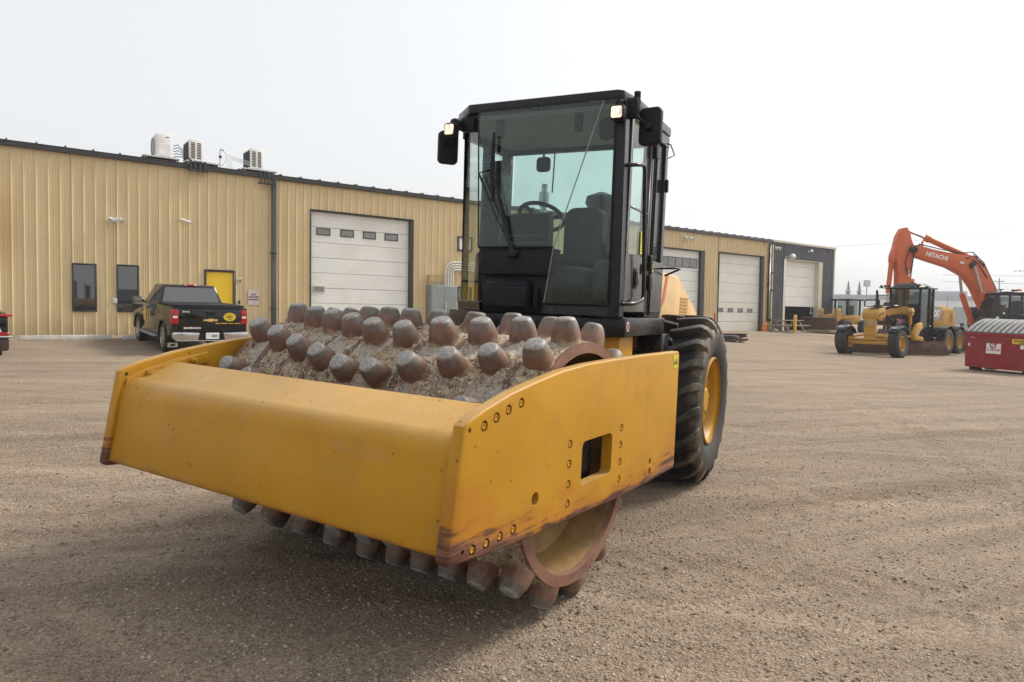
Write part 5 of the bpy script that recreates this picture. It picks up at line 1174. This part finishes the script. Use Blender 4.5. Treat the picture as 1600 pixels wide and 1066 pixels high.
lettering('HITACHI', .30, MT['print_white'], bm_, basis((3.83,.3125,5.04), Vector((-.975,0,-.222)), Vector((-.222,0,.975)), (0,1,0)), sx=1.0, bold=.012); lettering('350', .15, MT['print_white'], bm_, basis((2.5,.3125,4.72), Vector((-.975,0,-.222)), Vector((-.222,0,.975)), (0,1,0)), bold=.008)
ac = MB().cyl((4.15,0,5.97),(1.80,0,4.98),.15,n=18).build('arm_cylinder', OR, ex); MB().cyl((4.30,0,6.02),(4.08,0,5.94),.19,n=18).build('cylinder_head', OR, ac); MB().cyl((5.30,0,6.40),(4.1,0,5.95),.075,n=12).build('cylinder_rod', MT['chrome'], ac)
MB().box(1.55,1.95,-.15,.15,4.85,5.12).build('cylinder_mount', OR, bm_, .03, 1)
for s_ in (1,-1):
    y_ = s_*.48; b_ = MB().cyl((1.52,y_,3.20),(.98,y_,1.35),.14,n=16) if s_ > 0 else MB().cyl((1.95,y_,3.15),(1.20,y_,1.2),.14,n=16)
    top = (1.98,y_,4.55) if s_ > 0 else (2.10,y_,4.2)
    low = (1.52,y_,3.20) if s_ > 0 else (1.95,y_,3.15)
    bc_ = b_.build('boom_cylinder', OR, ex); MB().cyl(top, low, .07, n=12).build('cylinder_rod', MT['steel'], bc_)
    if s_ > 0:
        pass
kc = MB().cyl((6.04,0,4.72),(6.16,0,3.1),.12,n=16).build('bucket_cylinder', OR, ex); MB().cyl((6.16,0,3.1),(6.2,0,1.4),.065,n=12).build('cylinder_rod', MT['chrome'], kc)
plate2([(5.95,2.6),(6.05,1.0),(6.3,1.0),(6.3,2.6)], .3, 'tipping_link', BK, ex)
bk = MB().prism([(5.2,1.15),(6.3,1.2),(6.5,.6),(6.2,.05),(5.5,-.0),(4.95,.25),(5.6,.3),(5.9,.6),(5.7,.9)], 'y', -.6, .6).build('bucket', MT['rusty'], ex, .03, 1)
for k in range(6): MB().tube([(2.3-.32*k,.34,4.95-.05*k),(1.9-.25*k,.30,5.12-.45*k),(1.35-.2*k,.34,4.55-.6*k)] , .03, 6).build('hydraulic_hose', BK, ex) if k < 2 else None
MB().tube([(4.75,.35,5.6),(5.25,.38,5.55),(5.5,.36,4.7),(5.35,.32,4.1),(5.15,.32,4.2),(5.05,.34,5.2)], .03, 6).build('hydraulic_hose', BK, ex)
MB().tube([(4.75,.2,5.68),(3.6,.2,5.42),(2.5,.2,5.24),(1.9,.2,5.3),(1.3,.2,4.75),(.75,.2,3.7),(.3,.2,2.8)], .03, 6).build('hydraulic_hose', BK, ex)
for k in range(7): MB().box(-.05,.05,-.2,.2,-.03,.06, Matrix.Translation((1.25-.145*k,0,4.65-.29*k)) @ Matrix.Rotation(R(62),4,'Y')).build('hose_clamp', BK, ex)
MB().box(4.42,4.48,-.05,.05,5.5,5.85).build('pipe_guard', OR, ex)
MB().box(5.0,5.08,.252,.256,4.05,4.35, Matrix.Translation((.18,0,-.1))).build('warning_sticker', MT['print_white'], stk)
# house, cab, tracks
MB().box(-4.2,.9,-1.5,1.45,1.05,1.55).build('turntable_deck', BK, ex, .04, 1); MB().box(-4.3,-1.4,-1.5,1.45,1.55,2.75).build('engine_house', OR, ex, .08, 2); MB().box(-1.4,1.0,-1.45,-.5,1.55,2.45).build('right_tank', BK, ex, .06, 2)
MB().prism([(.3,1.55),(.95,1.55),(.55,2.6),(.15,2.6)], 'y', -.42, .42).build('boom_foot', OR, ex, .03, 1)
kx0, kx1, ky0, ky1 = -.62, 1.46, .50, 1.45
m = MB()
for y_ in (ky0+.04, ky1-.04): m.tube([(1.80,y_,1.55),(1.62,y_,2.2),(1.40,y_,3.05)], .055, 4); m.box(.62,.74,y_-.045,y_+.045,1.55,3.05); m.box(kx0,kx0+.12,y_-.045,y_+.045,1.55,3.05)
m.box(kx0,1.80,ky0,ky1,1.5,1.62); m.box(kx0,.7,ky0,ky1,1.62,2.05); m.prism([(1.46,3.02),(1.40,3.14),(.9,3.22),(kx0,3.20),(kx0,3.02)], 'y', ky0, ky1)
ec = m.build('cab', BK, ex, .02, 1)
pane([(1.78,ky0+.05,1.62),(1.78,ky1-.05,1.62),(1.60,ky1-.05,2.25),(1.60,ky0+.05,2.25)], 'windshield', MT['glass_far'], ec); pane([(1.60,ky0+.05,2.27),(1.60,ky1-.05,2.27),(1.41,ky1-.05,3.02),(1.41,ky0+.05,3.02)], 'windshield', MT['glass_far'], ec)
pane([(1.74,ky1-.03,1.64),(.74,ky1-.03,1.64),(.74,ky1-.03,3.0),(1.38,ky1-.03,3.0),(1.58,ky1-.03,2.2)], 'door_window', MT['glass_far'], ec); pane([(.60,ky1-.03,2.07),(kx0+.12,ky1-.03,2.07),(kx0+.12,ky1-.03,3.0),(.60,ky1-.03,3.0)], 'side_window', MT['glass_far'], ec)
pane([(1.74,ky0+.03,1.64),(.74,ky0+.03,1.64),(.74,ky0+.03,3.0),(1.38,ky0+.03,3.0),(1.58,ky0+.03,2.2)], 'side_window', MT['glass_far'], ec)
MB().box(-.1,.15,.75,1.2,1.62,2.75).box(.0,.6,.75,1.2,2.0,2.18).build('seat', MT['seat'], ec, .05, 2)
MB().lathe([(.001,.03),(.05,.03),(.06,0)], (1.0,ky1,2.1), 'y', 12).build('round_sticker', MT['print_white'], ec); MB().lathe([(.001,.012),(.08,.012),(.09,0)], (1.30,ky1-.03,1.85), 'y', 14).build('round_sticker', MT['print_white'], ec)
MB().cyl((.9,1.0,3.22),(.9,1.0,3.30),.03,n=8).lathe([(.001,.05),(.14,.03),(.16,0),(.001,-.02)], (.9,1.0,3.31), 'z', 18).build('antenna_dome', BK, ec); MB().cyl((.0,1.05,3.2),(.0,1.05,3.36),.12,n=16).build('beacon', MT['orange_cone'], ec, .02, 1)
MB().box(.13,.3,.9,1.1,3.2,3.34).build('cab_light', BK, ec, .02, 1)
for s_ in (1,-1): MB().prism([(2.2,.45),(1.9,.85),(-2.4,.85),(-2.7,.45),(-2.4,.05),(1.9,.05)], 'y', *sorted((s_*.95,s_*1.5))).build('track', MT['rubber'], ex, .05, 2)
MB().box(-1.6,1.2,-.95,.95,.4,.95).build('undercarriage', BK, ex, .05, 1)

# ------------------------------------------------------------------ dumpster
DX, DY = 14.91, 22.93
du = thing('dumpster', 'dark red dumpster with ribbed black plastic lid at the right edge', 'dumpster', basis((DX, DY, G(DX, DY)), (.436,-.90,-.02), (.90,.436,0), (.009,-.018,1)))
RD = MT['red']; LD = 2.1
MB().hexa([(.0,0.0,.10),(LD,0,.10),(LD,1.15,.10),(.0,1.15,.10)], [(-.03,-.05,1.22),(LD+.03,-.05,1.22),(LD+.03,1.25,1.22),(-.03,1.25,1.22)]).build('bin_body', RD, du, .012, 1)
MB().box(-.07,LD+.07,-.10,-.05,1.15,1.23).box(-.07,-.03,-.05,1.25,1.15,1.23).box(LD+.03,LD+.07,-.05,1.25,1.15,1.23).build('top_rail', RD, du, .01, 1)
for x_ in (.12, LD-.4): MB().box(x_,x_+.28,.05,.25,0,.10).build('skid', MT['dark'], du); MB().box(x_,x_+.28,.9,1.1,0,.10).build('skid', MT['dark'], du)
LIDM = basic('lid_plastic', (.018,.018,.02), .4, 0, .2, 6, dirt=(.2,.19,.18), dirt_amt=.25, dscale=2)
LIDR = basic('lid_ridge', (.30,.295,.285), .5, 0, .2, 8)
def lidz(v): return 1.245 + .40*math.sin(min(1, max(0, v))*math.pi*.62)
lx0, lx1 = -.03, LD+.05
m = MB(); nv = 12
for j in range(2):
    a = lx0 if j == 0 else (lx0+lx1)/2+.006; b = (lx0+lx1)/2-.006 if j == 0 else lx1
    g = []; 
    for i in range(nv+1):
        v_ = i/nv; g += [(a, -.09+1.35*v_, lidz(v_)*1.0), (b, -.09+1.35*v_, lidz(v_))]
    m.add(g, [(2*i,2*i+1,2*i+3,2*i+2) for i in range(nv)])
    m.add([(p[0],p[1],p[2]-.02) for p in g], [(2*i,2*i+2,2*i+3,2*i+1) for i in range(nv)])
    for xe in (a, b):
        e = [(xe, -.09+1.35*i/nv, lidz(i/nv)) for i in range(nv+1)]; f = [(p[0],p[1],1.22) for p in e]; m.add(e+f, [(i,i+1,i+1+nv+1,i+nv+1) for i in range(nv)])
lid = m.build('lid', LIDM, du, sharp=30)
rbm = None
for k in range(12):
    xr = lx0+.06+.178*k; q = []
    for i in range(nv+1):
        v_ = i/nv; z_ = lidz(v_); q += [(xr,-.09+1.35*v_,z_),(xr+.02,-.09+1.35*v_,z_+.035),(xr+.075,-.09+1.35*v_,z_+.035),(xr+.095,-.09+1.35*v_,z_)]
    m = MB().add(q, [(4*i+j,4*i+j+1,4*i+j+5,4*i+j+4) for i in range(nv) for j in range(3)] + [(0,1,2,3),tuple(4*nv+j for j in (3,2,1,0))])
    m.build('lid_rib', LIDR, lid, sharp=40)
def onbin(x, z, out=.0): # point on the sloping front
    k = (z-.10)/1.12; return (x, -.05*k-out, z)
F_n = Vector((0,-1,.045)).normalized(); F_u = Vector((0,-.045,1)).normalized()
def binM(x, z, out): return basis(onbin(x, z, out), (1,0,0), F_u, F_n)
def bslab(x0, x1, z0, z1, name, mat, out=.004):
    m = MB(); w_, h = x1-x0, z1-z0; m.box(-w_/2,w_/2,-h/2,h/2,-.003,.002); o = m.build(name, mat, du); o.matrix_local = binM((x0+x1)/2,(z0+z1)/2,out); return o
bslab(.66,1.10,.58,.97,'company_sign',MT['print_white'])
o = MB().lathe([(.070,.002),(.105,.002)], (0,0,0), 'z', 28, a0=R(50), a1=R(335)).build('logo_ring', MT['print_blue'], du); o.matrix_local = binM(.865,.85,.0075)
o = MB().prism([(-.05,-.06),(.02,.09),(.09,.09),(.115,.03),(.08,-.03),(.03,-.02),(.045,.04),(.01,.03),(-.02,-.06)], 'z', .002, .003).build('logo_mark', MT['print_red'], du); o.matrix_local = binM(.865,.85,.0085)
lettering('LORAAS', .098, MT['print_red'], du, binM(.88,.70,.0075), bold=.004, sx=1.08); 
bslab(.78,1.0,.645,.652,'printed_line',MT['print_blue'],.0075); bslab(.72,1.06,.608,.622,'printed_line',MT['print_blue'],.0075)
bslab(1.42,1.98,.93,1.08,'yellow_label',MT['decal_yellow']); lettering('NO PARKING', .075, MT['print_black'], du, binM(1.70,1.015,.0075), bold=.003); lettering('IN FRONT', .04, MT['print_black'], du, binM(1.70,.955,.0075), bold=.002)
bslab(.10,.15,.78,.88,'small_label',MT['print_white']); bslab(1.66,1.76,.78,.90,'small_label',MT['print_white']); lettering('4294', .07, MT['sign_pink'], du, binM(.22,1.06,.005))

# ------------------------------------------------------------------ small things along the building
def at(x, y, dz=0, yaw=0): return Matrix.Translation((x, y, G(x, y)+dz)) @ Matrix.Rotation(yaw, 4, 'Z')
WALLYAW = math.atan2(WD[1], WD[0])
for (x, y, lb) in ((17.25, 42.6, 'yellow steel bollard in front of the picnic table'), (21.7, 47.7, 'yellow steel bollard at the far corner of the slate shed')):
    t = thing('bollard', lb, 'bollard', at(x, y), 'yellow bollards by the shed'); MB().cyl((0,0,-.05),(0,0,1.02),.10,n=18).lathe([(.10,1.02),(.085,1.07),(.04,1.10),(.001,1.105)], ax='z', n=18).build('post', MT['decal_gold'], t)
t = thing('picnic_table', 'weathered wooden picnic table standing before the slate shed', 'picnic table', at(17.2, 43.5, 0, WALLYAW))
for k in range(5): MB().box(-1.2,1.2,-.36+.148*k,-.36+.148*k+.135,.70,.74).build('table_board', MT['wood'], t, .005, 1)
for s_ in (1,-1):
    for j in range(2): MB().box(-1.2,1.2,s_*.66+.13*j-.13,s_*.66+.13*j-.01,.40,.44).build('bench_board', MT['wood'], t, .005, 1)
    for e in (-1,1): MB().tube([(s_*.85,e*.2,.70),(s_*.85,e*.6,0)], .05, 4).build('leg', MT['wood'], t)
    MB().box(s_*.85-.03,s_*.85+.03,-.75,.75,.34,.40).build('cross_beam', MT['wood'], t)
t = thing('traffic_cone', 'small orange drum at the foot of the beige corner post', 'cone', at(15.6, 43.2)); MB().cyl((0,0,0),(0,0,.42),.16,.14,16).lathe([(.15,.42),(.12,.48),(.001,.50)], ax='z', n=16).build('drum', MT['orange_cone'], t)
t = thing('old_tyre', 'old tyre lying on the ground beside the roller', 'tyre', at(10.42, 33.5, .0, .3)); MB().lathe([(.22,.02),(.30,0),(.42,.02),(.46,.08),(.46,.20),(.42,.26),(.30,.28),(.22,.26)], ax='z', n=32, closed=True).build('carcass', MT['rubber'], t)
t = thing('marker_stand', 'thin red steel stand before the white overhead doors', 'stand', at(9.9, 34.2, 0, WALLYAW)); MB().cyl((0,0,0),(0,0,1.25),.03,n=8).build('post', MT['print_red'], t); MB().cyl((0,0,.98),(-.8,0,.98),.02,n=8).build('arm', MT['print_red'], t); MB().box(-.3,.3,-.2,.2,0,.04).build('base', MT['rusty'], t)
for i, (x, y, lb) in enumerate(((10.9, 35.0, 'rusty steel beam on blocks lying before the cream overhead door'), (10.3, 33.0, 'rusty steel plate lying in front of the old tyre'))):
    t = thing('steel_offcut', lb, 'steel', at(x, y, 0, WALLYAW-.5), 'steel offcuts on the ground'); L_ = .9-.1*i
    MB().box(-L_,L_,-.16,.16,.06,.10).build('flange', MT['rusty'], t); MB().box(-L_,L_,-.02,.02,.10,.22).box(-L_,L_,-.14,.14,.22,.25).build('web', MT['rusty'], t) if i == 0 else MB().box(.1,L_+.1,-.1,.1,.10,.16).build('web', MT['rusty'], t)
    for e in (-.6,.6): MB().box(e-.06,e+.06,-.2,.2,0,.06).build('block', MT['wood'], t)
t = thing('plywood_sheets', 'loose pile of pale plywood sheets near the corner of the shed', 'plywood', at(20.0, 44.6, 0, .5))
for k in range(4): MB().box(-1.2,1.2,-.6,.6,0,.03, Matrix.Translation((.25*k-.5,.12*k,.03+.035*k)) @ Matrix.Rotation(.25*k-.3,4,'Z') @ Matrix.Rotation(.03*(k%2),4,'Y')).build('sheet', MT['wood'], t)
t = thing('rubble_heap', 'small pale heap on the floor under the picnic table', 'heap', at(16.4, 43.8)); MB().lathe([(.3,0),(.24,.12),(.1,.2),(.001,.22)], ax='z', n=9).build('heap', MT['concrete'], t)

# ------------------------------------------------------------------ far yard: loader, dark truck, depot, sign, trees, poles
ld = thing('wheel_loader', 'small yellow loader with dark canopy beyond the shed, behind the grader', 'loader', frame((22.9, 48, G(22,48)-.25), R(62)), None, 1.0)
MB().box(-.9,.9,-.55,.55,.7,1.35).build('body', YF, ld, .06, 2); MB().prism([(.9,.8),(.9,1.45),(1.9,1.35),(2.1,.8)], 'y', -.45, .45).build('engine_hood', YF, ld, .05, 2)
for (x_, y_) in ((-.75,-.5),(-.75,.5),(.45,-.5),(.45,.5)): MB().box(x_-.05,x_+.05,y_-.05,y_+.05,1.3,2.35).build('canopy_post', BK, ld)
MB().box(-.95,.65,-.7,.7,2.33,2.45).build('canopy', BK, ld, .04, 2); MB().box(-.6,.3,-.45,.45,1.35,2.3).build('cab_glass', MT['glass_far'], ld); MB().box(-.55,-.3,-.25,.25,1.35,2.0).build('seat', MT['seat'], ld, .04, 1)
MB().prism([(2.5,.1),(2.9,.15),(2.75,.6),(2.85,1.15),(2.6,1.2),(2.5,.6)], 'y', -1.3, 1.3).build('bucket', MT['rusty'], ld, .02, 1)
for s_ in (1,-1):
    MB().tube([(-.2,s_*.65,1.2),(1.6,s_*.75,1.15),(2.55,s_*.75,.5)], .09, 4).build('lift_arm', YF, ld); MB().box(1.5,1.95,*sorted((s_*.55,s_*.8)),1.0,1.75).build('light_tower', YF, ld, .03, 1)
    for xx in (-.9,1.1): wheel(ld, (xx,s_*.8,.5), .52, .38, .27, MT['rubber'], YF, s_, 14)
tk = (39.5*.640, 47.5)
make_pickup(basis((33.6, 50.5, G(33.6, 50.5)-.1), Vector((-.50,-.866,0)), Vector((.866,-.50,0)), (0,0,1)), 'dark pickup truck facing us between the grader and the excavator', .92)
# long pale depot
dp = thing('depot_building', 'long low pale grey depot along the far side of the lot', 'building', frame((84, 134, 0), R(4)))
DW = basic('depot_wall', (.72,.74,.75), .6, 0, .05, .3); DB = basic('depot_band', (.40,.44,.48), .6, 0, .05, .3)
x = -34.0
pme = None
while x < 66:
    if pme is None: pme = MB().box(0,14,-1.96,1.96,0,4.7).mesh('wall_panel', DW, .03, 1); pmb = MB().box(0,14.03,-1.97,1.97,4.72,5.5).mesh('fascia', DB)
    for nm, me_ in (('wall_panel', pme), ('fascia', pmb)):
        o = bpy.data.objects.new(nm, me_); COL.objects.link(o); o.parent = dp; o.matrix_local = Matrix.Translation((0,-x,0)) 
    x += 4.0
for k in range(7): MB().box(14.0,14.06,-55+12*k,-51.5+12*k,.3,3.6).build('loading_door', basic('depot_door%d' % k if False else 'depot_door', (.34,.37,.40), .5), dp)
MB().box(2,9,-8,-2,5.5,6.5).build('roof_unit', DB, dp); MB().box(4,9,12,20,5.5,6.6).build('roof_unit', MT['red'], dp)
def spruce(x, y, h, label):
    t = thing('spruce_tree', label, 'tree', at(x, y), 'spruces beyond the depot'); MB().cyl((0,0,0),(0,0,h*.95),.28,.05,8).build('trunk', MT['bark'], t)
    m = MB(); rr = random.Random(int(x*10))
    for i in range(4200):
        z = h*(.10+.90*rr.random()**1.15); k = 1-(z/h); tier = .75+.25*math.sin(z*5.2); rad = (.004+.25*k)*h*tier; a = rr.random()*6.283; r = rad*rr.random()**.45; c, s_ = math.cos(a), math.sin(a); L_ = rr.uniform(.14,.30)*(.5+1.6*k); dz = -.45*L_*k-.05
        p = Vector((r*c, r*s_, z - .28*r)); q = Vector((c*L_, s_*L_, dz)); n_ = Vector((-s_, c, rr.uniform(-.4,.4)))*L_*.28
        m.add([p+n_, p-n_, p+q], [(0,1,2)])
    m.build('crown', MT['pine'], t)
spruce(81.5, 170, 9.9, 'slim dark spruce rising behind the depot, left of the other'); spruce(84.2, 170, 9.8, 'broad dark spruce rising behind the depot near the billboard')
spruce(78.4, 172, 7.8, 'short spruce top showing over the depot by the shed corner')
t = thing('billboard_sign', 'grey-blue sign on a single pole above the depot roof', 'sign', at(86.0, 170, 0)); MB().cyl((0,0,0),(0,0,8.6),.13,n=10).build('pole', MT['grey'], t)
sb = MB().box(-.80,.80,-.12,.12,8.6,10.1).build('sign_box', basic('sign_blue', (.22,.27,.33), .5), t, .05, 1)
for k in range(3): MB().box(-.6,.6,-.125,-.121,8.85+.38*k,9.02+.38*k).build('printed_line', MT['print_white'], t)
def pole(x, y, h, label):
    t = thing('utility_pole', label, 'utility pole', at(x, y), 'utility poles on the skyline'); MB().cyl((0,0,0),(0,0,h),.16,.11,8).build('mast', MT['bark'], t); MB().box(-1.2,1.2,-.06,.06,h-.9,h-.75).build('crossarm', MT['bark'], t)
    for k in (-1,0,1): MB().cyl((k,0,h-.75),(k,0,h-.5),.05,n=6).build('insulator', MT['grey'], t)
pole(119.5, 172, 11.2, 'distant wooden utility pole above the excavator cab'); pole(112, 175, 8.6, 'distant utility pole between the boom and the excavator cab')
def cable(a, b, r, label, n=16):
    a, b = Vector(a), Vector(b); m = [a.lerp(b, i/n) + Vector((0,0,-4*.02*(b-a).length*(i/n)*(1-i/n))) for i in range(n+1)]
    o = MB().tube(m, r, 5).build('power_line', MT['trim_dark'], None); tag(o, label, 'power line', 'power lines crossing the sky')
cable((52, 150, 15.5), (160, 150, 30), .028, 'thin power line, uppermost, rising towards the right edge'); cable((92, 150, 11.0), (160, 150, 15.2), .03, 'power line running into the sky above the excavator cab'); cable((92, 150, 9.6), (160, 150, 12.6), .03, 'lower power line just above the excavator cab')
# bare branch end reaching in at the right edge
t = thing('leafy_tree', 'tree whose thin twigs just reach in at the right edge', 'tree', at(23.95, 30))
MB().tube([(0,0,0),(.05,0,1.6),(-.05,0,3.0),(.1,0,4.6)], [.13,.11,.08,.03], 8).build('trunk', MT['bark'], t)
m = MB(); rr = random.Random(3); mb2 = MB()
for i in range(34):
    z = rr.uniform(2.2,4.9); a = rr.uniform(0,6.28); L_ = rr.uniform(.8,1.7) if i > 2 else 2.35; a = a if i > 2 else math.pi + .1*i; z = z if i > 2 else 3.75+.15*i
    e = Vector((math.cos(a)*L_, math.sin(a)*L_*(.9), rr.uniform(-.1,.5))); mb2.tube([(0,0,z),Vector((0,0,z))+e*.5+Vector((0,0,.1)),Vector((0,0,z))+e], [.03,.018,.006], 5)
    for j in range(26):
        p = Vector((0,0,z)) + e*rr.uniform(.35,1.02) + Vector((rr.uniform(-.14,.14),rr.uniform(-.14,.14),rr.uniform(-.10,.10))); d = Vector((rr.uniform(-1,1),rr.uniform(-1,1),rr.uniform(-1,.3))).normalized()*.10; n_ = d.orthogonal().normalized()*.028
        m.add([p-d*.5, p+n_, p+d*.5, p-n_], [(0,1,2,3)])
mb2.build('branch', MT['bark'], t, kind='stuff'); m.build('crown', MT['leaf'], t)

# ------------------------------------------------------------------ smoke haze: one closed box of even, pale air
hz = bpy.data.materials.new('haze'); hz.use_nodes = True; hz.node_tree.nodes.clear()
ho = hz.node_tree.nodes.new('ShaderNodeOutputMaterial'); hv = hz.node_tree.nodes.new('ShaderNodeVolumePrincipled')
hv.inputs['Color'].default_value = (.97, .97, .97, 1); hv.inputs['Density'].default_value = .0009; hv.inputs['Anisotropy'].default_value = .2
hz.node_tree.links.new(hv.outputs[0], ho.inputs['Volume'])
tag(MB().box(-60, 175, -40, 200, -6, 19).build('haze', hz, None), 'thin pale smoke haze over the yard', None, None, 'stuff')
